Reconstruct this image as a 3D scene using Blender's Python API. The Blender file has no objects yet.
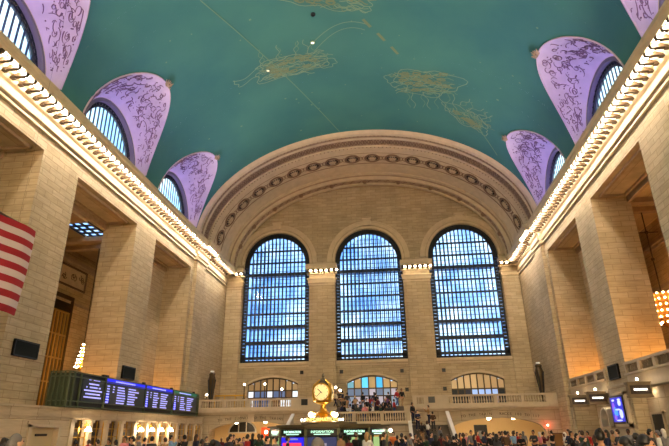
import bpy, bmesh, math, random
from mathutils import Vector, Matrix
S = bpy.context.scene
COL = S.collection
PI = math.pi
rnd = random.Random(7)

# ------------------------------------------------------------------ camera
EYE = 1.85
def setup_camera():
    yaw, pitch, roll = -.1059, .379, -.0138
    cy, sy, cp, sp = math.cos(yaw), math.sin(yaw), math.cos(pitch), math.sin(pitch)
    fw = Vector((sy*cp, cy*cp, sp)); rt = Vector((cy, -sy, 0)); up = rt.cross(fw)
    r = math.cos(roll)*rt + math.sin(roll)*up
    u = -math.sin(roll)*rt + math.cos(roll)*up
    cam = bpy.data.cameras.new('camera'); o = bpy.data.objects.new('camera', cam)
    cam.sensor_width = 36; cam.lens = 525.0034*36/669
    cam.clip_end = 500
    m = Matrix((r, u, -fw)).transposed().to_4x4(); m.translation = Vector((2.5497, 0, EYE))
    o.matrix_world = m
    COL.objects.link(o); S.camera = o
setup_camera()

# ------------------------------------------------------------------ world, exposure
def setup_world():
    w = bpy.data.worlds.new('world'); S.world = w; w.use_nodes = True
    nt = w.node_tree; nt.nodes.clear()
    out = nt.nodes.new('ShaderNodeOutputWorld'); bg = nt.nodes.new('ShaderNodeBackground')
    tc = nt.nodes.new('ShaderNodeTexCoord'); no = nt.nodes.new('ShaderNodeTexNoise'); cr = nt.nodes.new('ShaderNodeValToRGB')
    no.inputs['Scale'].default_value = 9; no.inputs['Detail'].default_value = 3
    cr.color_ramp.elements[0].position = .38; cr.color_ramp.elements[0].color = (.26, .50, .92, 1)
    cr.color_ramp.elements[1].position = .66; cr.color_ramp.elements[1].color = (.75, .92, 1.0, 1)
    nt.links.new(tc.outputs['Generated'], no.inputs['Vector']); nt.links.new(no.outputs['Fac'], cr.inputs['Fac'])
    nt.links.new(cr.outputs['Color'], bg.inputs['Color']); bg.inputs['Strength'].default_value = 1.05
    nt.links.new(bg.outputs['Background'], out.inputs['Surface'])
setup_world()
S.view_settings.view_transform = 'Standard'; S.view_settings.look = 'None'
S.view_settings.gamma = 1; S.view_settings.use_curve_mapping = False
S.view_settings.exposure = 1.58
S.cycles.max_bounces = 6; S.cycles.diffuse_bounces = 4; S.cycles.sample_clamp_indirect = 6
S.cycles.sample_clamp_direct = 0
S.cycles.use_denoising = True
BULB_L = 90.0
UPLIGHT_W = 88.0
COVE_W = 640.0
BACK_W = 10000.0

def area(name, loc, rot, sx, sy, e, col, spread=180):
    L = bpy.data.lights.new(name, 'AREA'); L.shape = 'RECTANGLE'; L.size = sx; L.size_y = sy; L.energy = e; L.color = col; L.spread = math.radians(spread)
    o = bpy.data.objects.new(name, L); COL.objects.link(o); o.location = loc; o.rotation_euler = rot; return o
# warm strip lamps lying in the cornice cove, shining up on the vault
for sg in (-1, 1):
    area('cove_strip', (sg*17.0, 15, 21.52), (0, sg*math.radians(136), 0), .1, 72, COVE_W, (1, .90, .80), 84)
# added warm fill lights behind the camera, placed like the opposite end windows
for xc, kw in ((-11.8, .06), (0, .16), (11.8, .78)):
    area('rear_fill', (xc, -21.8, 14), (PI/2, 0, PI), 7, 16, BACK_W*kw, (1, .93, .84))

# ------------------------------------------------------------------ helpers
def lin(c):
    return tuple((v/12.92 if v <= .04045 else ((v+.055)/1.055)**2.4) for v in (x/255 for x in c))
def rgb(r, g, b): return lin((r, g, b)) + (1,)
MATS = {}
def mat(name, col, rough=.6, metal=0, emit=None, strength=0, noise=0, nscale=3, bump=0, sample=True):
    if name in MATS: return MATS[name]
    m = bpy.data.materials.new(name); m.use_nodes = True; MATS[name] = m
    nt = m.node_tree; b = nt.nodes['Principled BSDF']
    b.inputs['Base Color'].default_value = col; b.inputs['Roughness'].default_value = rough; b.inputs['Metallic'].default_value = metal
    if noise or bump:
        tc = nt.nodes.new('ShaderNodeTexCoord'); n = nt.nodes.new('ShaderNodeTexNoise')
        n.inputs['Scale'].default_value = nscale; n.inputs['Detail'].default_value = 4
        nt.links.new(tc.outputs['Object'], n.inputs['Vector'])
        if noise:
            mr = nt.nodes.new('ShaderNodeMapRange'); mr.inputs[1].default_value = .3; mr.inputs[2].default_value = .7
            mr.inputs[3].default_value = 1-noise; mr.inputs[4].default_value = 1+noise
            mx = nt.nodes.new('ShaderNodeVectorMath'); mx.operation = 'SCALE'; mx.inputs[0].default_value = col[:3]
            nt.links.new(n.outputs['Fac'], mr.inputs[0]); nt.links.new(mr.outputs[0], mx.inputs['Scale'])
            nt.links.new(mx.outputs[0], b.inputs['Base Color'])
        if bump:
            bp = nt.nodes.new('ShaderNodeBump'); bp.inputs['Strength'].default_value = bump; bp.inputs['Distance'].default_value = .05
            nt.links.new(n.outputs['Fac'], bp.inputs['Height']); nt.links.new(bp.outputs[0], b.inputs['Normal'])
    if emit:
        b.inputs['Emission Color'].default_value = emit; b.inputs['Emission Strength'].default_value = strength
        if not sample: m.cycles.emission_sampling = 'NONE'
    return m

def ashlar(name, c1, c2, mortar, bw=1.5, bh=.5, dark=.75, rough=.75):
    """coursed stone blocks laid in world space on any vertical face"""
    if name in MATS: return MATS[name]
    m = bpy.data.materials.new(name); m.use_nodes = True; MATS[name] = m
    nt = m.node_tree; N = nt.nodes; L = nt.links; b = N['Principled BSDF']; b.inputs['Roughness'].default_value = rough
    ge = N.new('ShaderNodeNewGeometry'); sp = N.new('ShaderNodeSeparateXYZ'); L.new(ge.outputs['Position'], sp.inputs[0])
    sn = N.new('ShaderNodeSeparateXYZ'); L.new(ge.outputs['True Normal'], sn.inputs[0])
    ab = N.new('ShaderNodeMath'); ab.operation = 'ABSOLUTE'; L.new(sn.outputs[0], ab.inputs[0])
    gt = N.new('ShaderNodeMath'); gt.operation = 'GREATER_THAN'; gt.inputs[1].default_value = .5; L.new(ab.outputs[0], gt.inputs[0])
    mx = N.new('ShaderNodeMix'); mx.data_type = 'FLOAT'; L.new(gt.outputs[0], mx.inputs[0]); L.new(sp.outputs[0], mx.inputs[2]); L.new(sp.outputs[1], mx.inputs[3])
    cb = N.new('ShaderNodeCombineXYZ'); L.new(mx.outputs[0], cb.inputs[0]); L.new(sp.outputs[2], cb.inputs[1])
    br = N.new('ShaderNodeTexBrick'); L.new(cb.outputs[0], br.inputs['Vector'])
    br.inputs['Color1'].default_value = c1; br.inputs['Color2'].default_value = c2; br.inputs['Mortar'].default_value = mortar
    br.inputs['Scale'].default_value = 1; br.inputs['Mortar Size'].default_value = .022; br.inputs['Mortar Smooth'].default_value = .4
    br.inputs['Brick Width'].default_value = bw; br.inputs['Row Height'].default_value = bh; br.inputs['Bias'].default_value = -.1
    no = N.new('ShaderNodeTexNoise'); no.inputs['Scale'].default_value = .35; no.inputs['Detail'].default_value = 6; L.new(ge.outputs['Position'], no.inputs['Vector'])
    mp = N.new('ShaderNodeMapping'); mp.inputs['Scale'].default_value = (1.2, 1.2, 9); L.new(ge.outputs['Position'], mp.inputs[0])
    n2 = N.new('ShaderNodeTexNoise'); n2.inputs['Scale'].default_value = 1; n2.inputs['Detail'].default_value = 5; L.new(mp.outputs[0], n2.inputs['Vector'])
    ad = N.new('ShaderNodeMath'); ad.operation = 'ADD'; L.new(no.outputs['Fac'], ad.inputs[0]); L.new(n2.outputs['Fac'], ad.inputs[1])
    mr = N.new('ShaderNodeMapRange'); mr.inputs[1].default_value = .7; mr.inputs[2].default_value = 1.3; mr.inputs[3].default_value = dark; mr.inputs[4].default_value = 1.12
    L.new(ad.outputs[0], mr.inputs[0])
    sc = N.new('ShaderNodeVectorMath'); sc.operation = 'SCALE'; L.new(br.outputs['Color'], sc.inputs[0]); L.new(mr.outputs[0], sc.inputs['Scale'])
    L.new(sc.outputs[0], b.inputs['Base Color'])
    bp = N.new('ShaderNodeBump'); bp.inputs['Strength'].default_value = .5; bp.inputs['Distance'].default_value = .03
    iv = N.new('ShaderNodeMath'); iv.operation = 'SUBTRACT'; iv.inputs[0].default_value = 1; L.new(br.outputs['Fac'], iv.inputs[1])
    L.new(iv.outputs[0], bp.inputs['Height']); L.new(bp.outputs[0], b.inputs['Normal'])
    return m

STONE = ashlar('caen_stone', rgb(196, 176, 142), rgb(184, 163, 128), rgb(160, 138, 104), bw=1.3, bh=.42)
STONE_D = ashlar('gallery_stone', rgb(200, 174, 132), rgb(188, 160, 118), rgb(160, 134, 96), bw=1.3, bh=.42)
LOWSTONE = ashlar('lower_stone', rgb(196, 178, 150), rgb(184, 166, 138), rgb(150, 132, 104), bw=2.2, bh=.9, dark=.85)
PLAIN = mat('carved_stone', rgb(208, 188, 154), .7, noise=.08, nscale=1.5, bump=.2)
MOULD = mat('moulding_stone', rgb(170, 146, 118), .7, noise=.12, nscale=2)
MOULD_D = mat('dark_moulding', rgb(104, 86, 66), .75, noise=.1)
MARBLE = mat('balustrade_marble', rgb(196, 178, 150), .5, noise=.06, nscale=2)
WMARBLE = mat('white_marble', rgb(222, 214, 200), .4)
TEAL = None
LILAC = mat('lunette_plaster', rgb(206, 188, 196), .75, noise=.07, nscale=1.2)
RELIEF = mat('brown_relief', rgb(136, 106, 118), .7)  # brown tone of the lunette scrollwork and beads
GOLDREL = mat('gilded_relief', rgb(176, 140, 84), .5, metal=.3)
DMETAL = mat('dark_bronze', rgb(44, 46, 48), .5, metal=.4)
BRONZE = mat('bronze', rgb(86, 70, 48), .45, metal=.6)
GOLD = mat('polished_brass', rgb(214, 166, 70), .28, metal=.9)
GOLDL = mat('gold_lattice', rgb(160, 124, 64), .5, metal=.2)
GREENM = mat('green_painted_steel', rgb(84, 94, 70), .5)
BLACK = mat('black_panel', rgb(14, 18, 18), .4)
BULB = mat('cornice_bulb_glow', rgb(255, 236, 190), .4, emit=(1, .88, .73, 1), strength=BULB_L)
FLOORM = mat('tennessee_marble_floor', rgb(170, 150, 126), .25, noise=.08, nscale=.5)
RED = mat('flag_red', rgb(158, 22, 32), .8)
WHITE = mat('flag_white', rgb(206, 188, 184), .8)
NAVY = mat('flag_navy', rgb(30, 34, 84), .8)
def glow(name, c, s, sample=True):
    if s <= 3.5: s *= .42
    return mat(name, c, .5, emit=c, strength=s, sample=sample)

class MB:
    def __init__(s): s.v = []; s.f = []; s.m = []; s.mi = 0; s.sm = []; s.smooth = False
    def add(s, vs, fs):
        o = len(s.v); s.v += [tuple(p) for p in vs]
        for f in fs: s.f.append([i+o for i in f]); s.m.append(s.mi); s.sm.append(s.smooth)
    def box(s, x0, x1, y0, y1, z0, z1):
        if x0 > x1: x0, x1 = x1, x0
        if y0 > y1: y0, y1 = y1, y0
        if z0 > z1: z0, z1 = z1, z0
        s.add([(x0, y0, z0), (x1, y0, z0), (x1, y1, z0), (x0, y1, z0), (x0, y0, z1), (x1, y0, z1), (x1, y1, z1), (x0, y1, z1)],
              [(0, 3, 2, 1), (4, 5, 6, 7), (0, 1, 5, 4), (1, 2, 6, 5), (2, 3, 7, 6), (3, 0, 4, 7)])
        return s
    def tube(s, pts, r, n=6, closed=False):
        pts = [Vector(p) for p in pts]; k = len(pts); rr = r if isinstance(r, (list, tuple)) else [r]*k
        rings = []; 
        for i, p in enumerate(pts):
            a = pts[(i-1) % k] if (closed or i > 0) else p; b = pts[(i+1) % k] if (closed or i < k-1) else p
            t = (b-a).normalized() if (b-a).length > 1e-9 else Vector((0, 0, 1))
            ref = Vector((0, 0, 1)) if abs(t.z) < .9 else Vector((1, 0, 0))
            u = t.cross(ref).normalized(); w = t.cross(u)
            rings.append([p + (u*math.cos(2*PI*j/n) + w*math.sin(2*PI*j/n))*rr[i] for j in range(n)])
        vs = [q for ring in rings for q in ring]; fs = []
        for i in range(k if closed else k-1):
            for j in range(n):
                a = i*n+j; b = i*n+(j+1) % n; c = ((i+1) % k)*n+(j+1) % n; d = ((i+1) % k)*n+j
                fs.append((a, b, c, d))
        if not closed: fs += [tuple(range(n))[::-1], tuple((k-1)*n+j for j in range(n))]
        s.add(vs, fs); return s
    def lathe(s, prof, c=(0, 0, 0), n=12, axis='z'):
        vs = []; 
        for r, h in prof:
            for j in range(n):
                a = 2*PI*j/n; x, y = r*math.cos(a), r*math.sin(a)
                vs.append((c[0]+x, c[1]+y, c[2]+h) if axis == 'z' else ((c[0]+h, c[1]+x, c[2]+y) if axis == 'x' else (c[0]+x, c[1]+h, c[2]+y)))
        k = len(prof); fs = [(i*n+j, i*n+(j+1) % n, (i+1)*n+(j+1) % n, (i+1)*n+j) for i in range(k-1) for j in range(n)]
        fs += [tuple(range(n))[::-1], tuple((k-1)*n+j for j in range(n))]
        s.add(vs, fs); return s
    def ball(s, c, r, seg=8, rings=5, sz=1):
        s.lathe([(max(1e-4, r*math.sin(PI*i/rings)), -r*sz*math.cos(PI*i/rings)) for i in range(rings+1)], c, seg); return s
    def prism(s, poly, axis, a, b):
        """poly 2D; axis 'y': poly=(x,z) extruded a..b ; 'x': poly=(y,z); 'z': (x,y)"""
        def P(p, t): return (p[0], t, p[1]) if axis == 'y' else ((t, p[0], p[1]) if axis == 'x' else (p[0], p[1], t))
        n = len(poly); s.add([P(p, a) for p in poly]+[P(p, b) for p in poly],
              [tuple(range(n))[::-1], tuple(range(n, 2*n))]+[(i, (i+1) % n, n+(i+1) % n, n+i) for i in range(n)]); return s
    def build(s, name, mats, parent=None, loc=None, fix=True):
        me = bpy.data.meshes.new(name); me.from_pydata(s.v, [], s.f)
        if not isinstance(mats, (list, tuple)): mats = [mats]
        for m in mats: me.materials.append(m)
        for p, i, q in zip(me.polygons, s.m, s.sm): p.material_index = i; p.use_smooth = q
        if fix:
            bm = bmesh.new(); bm.from_mesh(me); bmesh.ops.recalc_face_normals(bm, faces=bm.faces); bm.to_mesh(me); bm.free()
        o = bpy.data.objects.new(name, me); COL.objects.link(o)
        if loc: o.location = loc
        if parent: o.parent = parent
        return o
def tag(o, label, cat, group=None, kind=None):
    o['label'] = label; o['category'] = cat
    if group: o['group'] = group
    if kind: o['kind'] = kind
    return o
def struct(o): o['kind'] = 'structure'; return o
def empty(name, loc=(0, 0, 0), rz=0):
    o = bpy.data.objects.new(name, None); o.location = loc; o.rotation_euler = (0, 0, rz); o.empty_display_size = .2
    COL.objects.link(o); return o
def thing(name, label, cat, loc=(0, 0, 0), rz=0, group=None): return tag(empty(name, loc, rz), label, cat, group)
CH = {}
def copy_thing(src, parts, loc, rz=0, label=None, scale=None):
    c = src.copy(); COL.objects.link(c); c.location = loc; c.rotation_euler = (0, 0, rz)
    if label: c['label'] = label
    if scale: c.scale = (scale,)*3
    m = {src: c}
    for p in parts:
        q = p.copy(); COL.objects.link(q); q.parent = m[p.parent]; m[p] = q
    return c, [m[p] for p in parts]
def text_mesh(name, txt, size, m, parent, loc, rot, extrude=.01, align='CENTER', sx=1):
    cu = bpy.data.curves.new(name, 'FONT'); cu.body = txt; cu.size = size; cu.extrude = extrude; cu.align_x = align; cu.align_y = 'CENTER'; cu.resolution_u = 2
    t = bpy.data.objects.new(name, cu); COL.objects.link(t)
    me = bpy.data.meshes.new_from_object(t.evaluated_get(bpy.context.evaluated_depsgraph_get())); bpy.data.objects.remove(t)
    me.materials.clear(); me.materials.append(m)
    o = bpy.data.objects.new(name, me); COL.objects.link(o); o.location = loc; o.rotation_euler = rot; o.scale = (sx, 1, 1)
    if parent: o.parent = parent
    return o

# ------------------------------------------------------------------ dimensions
W = 18.3; WD = 21.2; WG = 26.2
T = 18.34
ZC = 21.35; VA = 18.3; VB = 12.45
YB = -22.0; YA = 52.0; YE = 63.86
P = 12.55; OY = 30.2; OW = 8.79
openings = [OY+P*k for k in (-3, -2, -1, 0, 1)]
lunettes = [34.1+12.5*k for k in (-3, -2, -1, 0, 1)]
ZB = 20.79   # bulb height

# ------------------------------------------------------------------ floor and side walls
fl = MB(); fl.box(-30, 30, YB-.5, 75, -.3, 0); struct(fl.build('floor', FLOORM))

def side_wall(sg, name, zb):
    b = MB()
    edges = [YB]
    for y in openings: edges += [y, y+OW]
    edges.append(YE+.6)
    for i in range(0, len(edges), 2): b.box(sg*W, sg*WD, edges[i], edges[i+1], 0, T)
    b.box(sg*W, sg*WD, YB, YE+.6, T, 21.3)
    for y in openings:
        if sg < 0: b.box(sg*W, sg*WD, y, y+OW, 0, zb)
    b.box(sg*WD, sg*(WD+.1), YB, YE, 19.2, 21.3)
    # projecting pilaster under the springing of the great arch
    b.box(sg*(W-.35), sg*W, 52.3, 55.0, 0, 19.45)
    # moulded frames on the opening soffits
    b.mi = 1
    for y in openings:
        for (xa, xb, ya, yb) in ((18.75, 18.95, y+.5, y+OW-.5), (20.55, 20.75, y+.5, y+OW-.5), (18.75, 20.75, y+.5, y+.7), (18.75, 20.75, y+OW-.7, y+OW-.5)):
            b.box(sg*xa, sg*xb, ya, yb, T-.18, T)
        b.box(sg*(WD-.25), sg*WD, y, y+OW, T-.45, T)
    b.mi = 0
    b.box(sg*(WD-.05), sg*(WD+.3), openings[4]-.1, openings[4]+OW+.1, 3, T)
    return struct(b.build(name, [STONE, MOULD]))
side_wall(-1, 'wall_left', 3.5); side_wall(1, 'wall_right', 5.3)

# entablature and cornice (a trim along each side), profile (inset from wall plane, z)
prof_arch = [(0, 19.35), (.16, 19.35), (.16, 19.5), (.10, 19.5), (.10, 19.66), (.26, 19.7), (.3, 19.95), (.12, 19.98), (.12, 20.32),
             (.3, 20.42), (.42, 20.62), (.62, 20.70), (.86, 20.84), (1.22, 20.86), (1.22, 20.78), (1.36, 20.78), (1.40, 20.9), (1.42, 21.05), (1.52, 21.16), (1.52, 21.42), (1.3, 21.46), (.0, 21.4)]
def side_cornice(sg, name):
    b = MB()
    for (y0, y1, off) in ((YB, 52.05, 0), (52.05, 55.25, .32), (55.25, YE-.2, 0)):
        poly = [(sg*(W-d-(off if d > 0.05 else 0)), z) for d, z in prof_arch]
        b.prism(poly, 'y', y0, y1)
    # strips coloured dark to paint the shadow lines of the architrave
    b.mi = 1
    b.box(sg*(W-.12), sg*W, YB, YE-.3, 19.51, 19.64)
    return b, poly
def modillions(b, sg, ys, off=0):
    b.mi = 2
    for y in ys:
        b.box(sg*(W-.5-off), sg*(W-1.34-off), y-.11, y+.11, 20.54, 20.88)
        b.box(sg*(W-.34-off), sg*(W-.6-off), y-.13, y+.13, 20.48, 20.86)
SP = .665
DARKGILT = mat('darkened_gilt', rgb(70, 52, 30), .55, metal=.2)  # colour darkened so the gaps between glowing bulbs look shaded
nb = int((YE-1.3-(-20.2))/SP)
bulb_ys = [-20.0+SP*i for i in range(int((62.2+20)/SP)+1)]
for sg, nm in ((-1, 'trim_1'), (1, 'trim_2')):
    b, _ = side_cornice(sg, nm)
    modillions(b, sg, [y+SP/2 for y in bulb_ys if y < 62])
    b.mi = 2; b.box(sg*(W-.5), sg*(W-1.21), YB, 52.0, 20.80, 20.845); b.box(sg*(W-.85), sg*(W-1.5), 52.1, 55.2, 20.80, 20.845); b.box(sg*(W-.5), sg*(W-1.21), 55.3, YE-.4, 20.80, 20.845)  # thin dark sheets added over the soffit to hold back bulb glare
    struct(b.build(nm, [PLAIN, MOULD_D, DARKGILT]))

# bulbs in the cornice: socket + bulb, every lamp its own thing
END_BULB = None
def bulb_proto(label, group, loc, r=.125, bm=None):
    t = thing('cornice_lamp', label, 'lamp', loc, 0, group)
    s = MB(); s.lathe([(.02, .0), (.15, -.0), (.16, .03), (.2, .06), (.2, .1), (.02, .1)], (0, 0, .03), 10); so = s.build('socket', GOLDREL, t)
    m = MB(); m.smooth = True; m.ball((0, 0, -.03), r, 8, 5); bu = m.build('bulb', bm or BULB, t)
    return t, [so, bu]
for sg, lab, grp in ((-1, 'bare round bulb under the left wall cornice, one of its long row of alike bulbs', 'bulbs along the left cornice'),
                     (1, 'bare round bulb under the right wall cornice, one of its long row of alike bulbs', 'bulbs along the right cornice')):
    first = None
    for y in bulb_ys:
        vis = y > (20.2 if sg < 0 else 21.5)
        x = sg*(W-1.08-(.32 if 52.05 < y < 55.25 else 0))
        if vis:
            if first is None: first = bulb_proto(lab, grp, (x, y, ZB))
            else: copy_thing(first[0], first[1], (x, y, ZB))
# the rows go on behind the camera: built there as cove strips
for sg in (-1, 1):
    L = bpy.data.lights.new('cornice_row', 'AREA'); L.shape = 'RECTANGLE'; L.size = .16; L.size_y = 40.0
    L.energy = 40/SP*BULB_L*PI*PI*4*.125**2*.30*1.0; L.color = (1, .88, .73)
    o = bpy.data.objects.new('cornice_row', L); COL.objects.link(o); o.location = (sg*(W-1.08), -.5, ZB-.05)

# ------------------------------------------------------------------ galleries outside the piers
for sg, nm, x2 in ((-1, 'wall_gallery_left', 26.2), (1, 'wall_gallery_right', 25.6)):
    b = MB(); b.box(sg*x2, sg*(x2+.5), YB, 64.2, 0, 19.6)
    b.mi = 1
    for z0, z1, d in ((16.3, 16.5, .18), (16.5, 16.8, .32), (12.9, 13.1, .12)): b.box(sg*(x2-d), sg*x2, YB, 64.2, z0, z1)
    struct(b.build(nm, [STONE_D, MOULD]))
for sg, nm, x2 in ((-1, 'ceiling_gallery_left', 26.2), (1, 'ceiling_gallery_right', 25.6)):
    b = MB()
    if sg < 0:
        # skylight hole y 35..41.6, x -23.6..-21.8
        b.box(-x2-.5, -23.3, YB, 64.2, 17.65, 17.95); b.box(-21.25, -WD, YB, 64.2, 17.65, 17.95)
        b.box(-23.3, -21.25, YB, 36.6, 17.65, 17.95); b.box(-23.3, -21.25, 41.4, 64.2, 17.65, 17.95)
    else: b.box(WD, x2+.5, YB, 64.2, 18.5, 18.8)
    b.mi = 1
    for y in openings:
        h_ = 17.65 if sg < 0 else 18.5; b.box(sg*WD, sg*x2, y-1.2, y-.6, h_-.4, h_); b.box(sg*WD, sg*x2, y+OW+.6, y+OW+1.2, h_-.4, h_)
    struct(b.build(nm, [STONE_D, MOULD]))
b = MB(); b.box(WD, 26.1, YB, 64.2, 4.9, 5.3); b.box(-26.7, -WD, YB, 64.2, 3.1, 3.5); struct(b.build('floor_gallery', FLOORM))

# skylight over the left gallery
t = empty('window_10', (-22.28, 39.0, 17.75)); struct(t)
b = MB()
for i in range(4): b.box(-1.02+.68*i-.07, -1.02+.68*i+.07, -2.4, 2.4, -.06, .06)
for j in range(7): b.box(-1.05, 1.05, -2.4+.8*j-.1, -2.4+.8*j+.1, -.06, .06)
b.build('window_frame', DMETAL, t)
GLASS = None
def glass_mat(name, tint, tint2, scale=1.2, lo=.42, hi=.6):
    m = bpy.data.materials.new(name); m.use_nodes = True; nt = m.node_tree; N = nt.nodes; L = nt.links; N.clear()
    out = N.new('ShaderNodeOutputMaterial'); tr = N.new('ShaderNodeBsdfTransparent'); gl = N.new('ShaderNodeBsdfGlossy'); mx = N.new('ShaderNodeMixShader')
    gl.inputs['Roughness'].default_value = .1; mx.inputs[0].default_value = .05
    tc = N.new('ShaderNodeTexCoord'); no = N.new('ShaderNodeTexNoise'); cr = N.new('ShaderNodeValToRGB')
    no.inputs['Scale'].default_value = scale; no.inputs['Detail'].default_value = 3
    cr.color_ramp.elements[0].color = tint; cr.color_ramp.elements[1].color = tint2; cr.color_ramp.elements[0].position = lo; cr.color_ramp.elements[1].position = hi
    L.new(tc.outputs['Object'], no.inputs['Vector']); L.new(no.outputs['Fac'], cr.inputs['Fac']); L.new(cr.outputs['Color'], tr.inputs['Color'])
    L.new(tr.outputs[0], mx.inputs[1]); L.new(gl.outputs[0], mx.inputs[2]); L.new(mx.outputs[0], out.inputs['Surface'])
    return m
GLASS = glass_mat('window_glass', (.62, .68, .86, 1), (1, 1, 1, 1))
b = MB(); b.add([(-1.02, -2.4, 0), (1.02, -2.4, 0), (1.02, 2.4, 0), (-1.02, 2.4, 0)], [(0, 1, 2, 3)]); b.build('glass', GLASS, t)

# tall gilded lattice window and relief panel of the left gallery
def lattice_window(n, yc, w, z0, z1, x):
    t = empty('window_%d' % n, (x, yc, z0)); struct(t); h = z1-z0
    b = MB(); b.box(0, .25, -w/2-.25, -w/2, 0, h+.3); b.box(0, .25, w/2, w/2+.25, 0, h+.3); b.box(0, .25, -w/2-.25, w/2+.25, h, h+.35); b.build('window_frame', BRONZE, t)
    b = MB(); k = 6
    for i in range(k+1): b.box(.05, .18, -w/2+w*i/k-.1, -w/2+w*i/k+.1, 0, h-1.1)
    for i in range(5): b.box(.03, .2, -w/2, w/2, h*i/4.6, h*i/4.6+.12)
    b.build('lattice', GOLDL, t)
    b = MB(); b.box(.0, .04, -w/2, w/2, 0, h); b.build('dark_backing', mat('dark_glass', rgb(40, 34, 26), .3), t)
lattice_window(11, 42.2, 3.0, 4.0, 13.1, -26.18)
lattice_window(12, 29.8, 3.0, 4.0, 13.1, -26.18)
def relief_panel(yc):
    t = thing('relief_panel', 'carved stone relief panel with scrollwork above the gilded lattice window, left gallery', 'relief', (-26.1, yc, 15.2))
    b = MB(); w, h = 2.1, .95
    for (a, c, d, e) in ((-w, w, h-.15, h), (-w, w, -h, -h+.15), (-w, -w+.15, -h, h), (w-.15, w, -h, h)): b.box(0, .15, a, c, d, e)
    b.build('frame', MOULD_D, t)
    b = MB(); b.box(-.05, .04, -w, w, -h, h); b.build('ground', PLAIN, t)
    b = MB(); r = random.Random(3)
    for i in range(3):
        cy = -1.4+1.4*i
        for q in range(3):
            a0 = r.random()*6; ox = r.uniform(-.3, .3); oz = r.uniform(-.3, .3); b.tube([(.06, cy+ox+(.08+.22*k/12)*math.cos(a0+k*.5), oz+(.08+.22*k/12)*math.sin(a0+k*.5)) for k in range(13)], .03, 5)
    b.build('scrollwork', MOULD_D, t)
relief_panel(43.3)

# ------------------------------------------------------------------ vaulted ceiling with lunettes
def teal_mat():
    m = bpy.data.materials.new('painted_teal_plaster'); m.use_nodes = True; nt = m.node_tree; N = nt.nodes; L = nt.links; b = N['Principled BSDF']
    b.inputs['Roughness'].default_value = .8
    ge = N.new('ShaderNodeNewGeometry'); no = N.new('ShaderNodeTexNoise'); no.inputs['Scale'].default_value = .22; no.inputs['Detail'].default_value = 6
    cr = N.new('ShaderNodeValToRGB'); cr.color_ramp.elements[0].position = .3; cr.color_ramp.elements[0].color = rgb(52, 114, 114)
    cr.color_ramp.elements[1].position = .72; cr.color_ramp.elements[1].color = rgb(68, 130, 120)
    L.new(ge.outputs['Position'], no.inputs['Vector']); L.new(no.outputs['Fac'], cr.inputs['Fac']); L.new(cr.outputs['Color'], b.inputs['Base Color'])
    return m
TEAL = teal_mat()
GILT = mat('gilt_paint', rgb(128, 158, 128), .6)
GILT2 = mat('faded_gilt_paint', rgb(110, 150, 120), .7)
GILT3 = mat('ochre_paint', rgb(122, 136, 98), .7)
LA, LH, LZ = 4.9, 5.75, 22.9
def vx(z, a=VA, b=VB):   # |x| of vault at height z
    q = 1-((z-ZC)/b)**2; return a*math.sqrt(max(q, 0))
def vz(x, a=VA, b=VB): return ZC+b*math.sqrt(max(0, 1-(x/a)**2))
NR = 36
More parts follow.
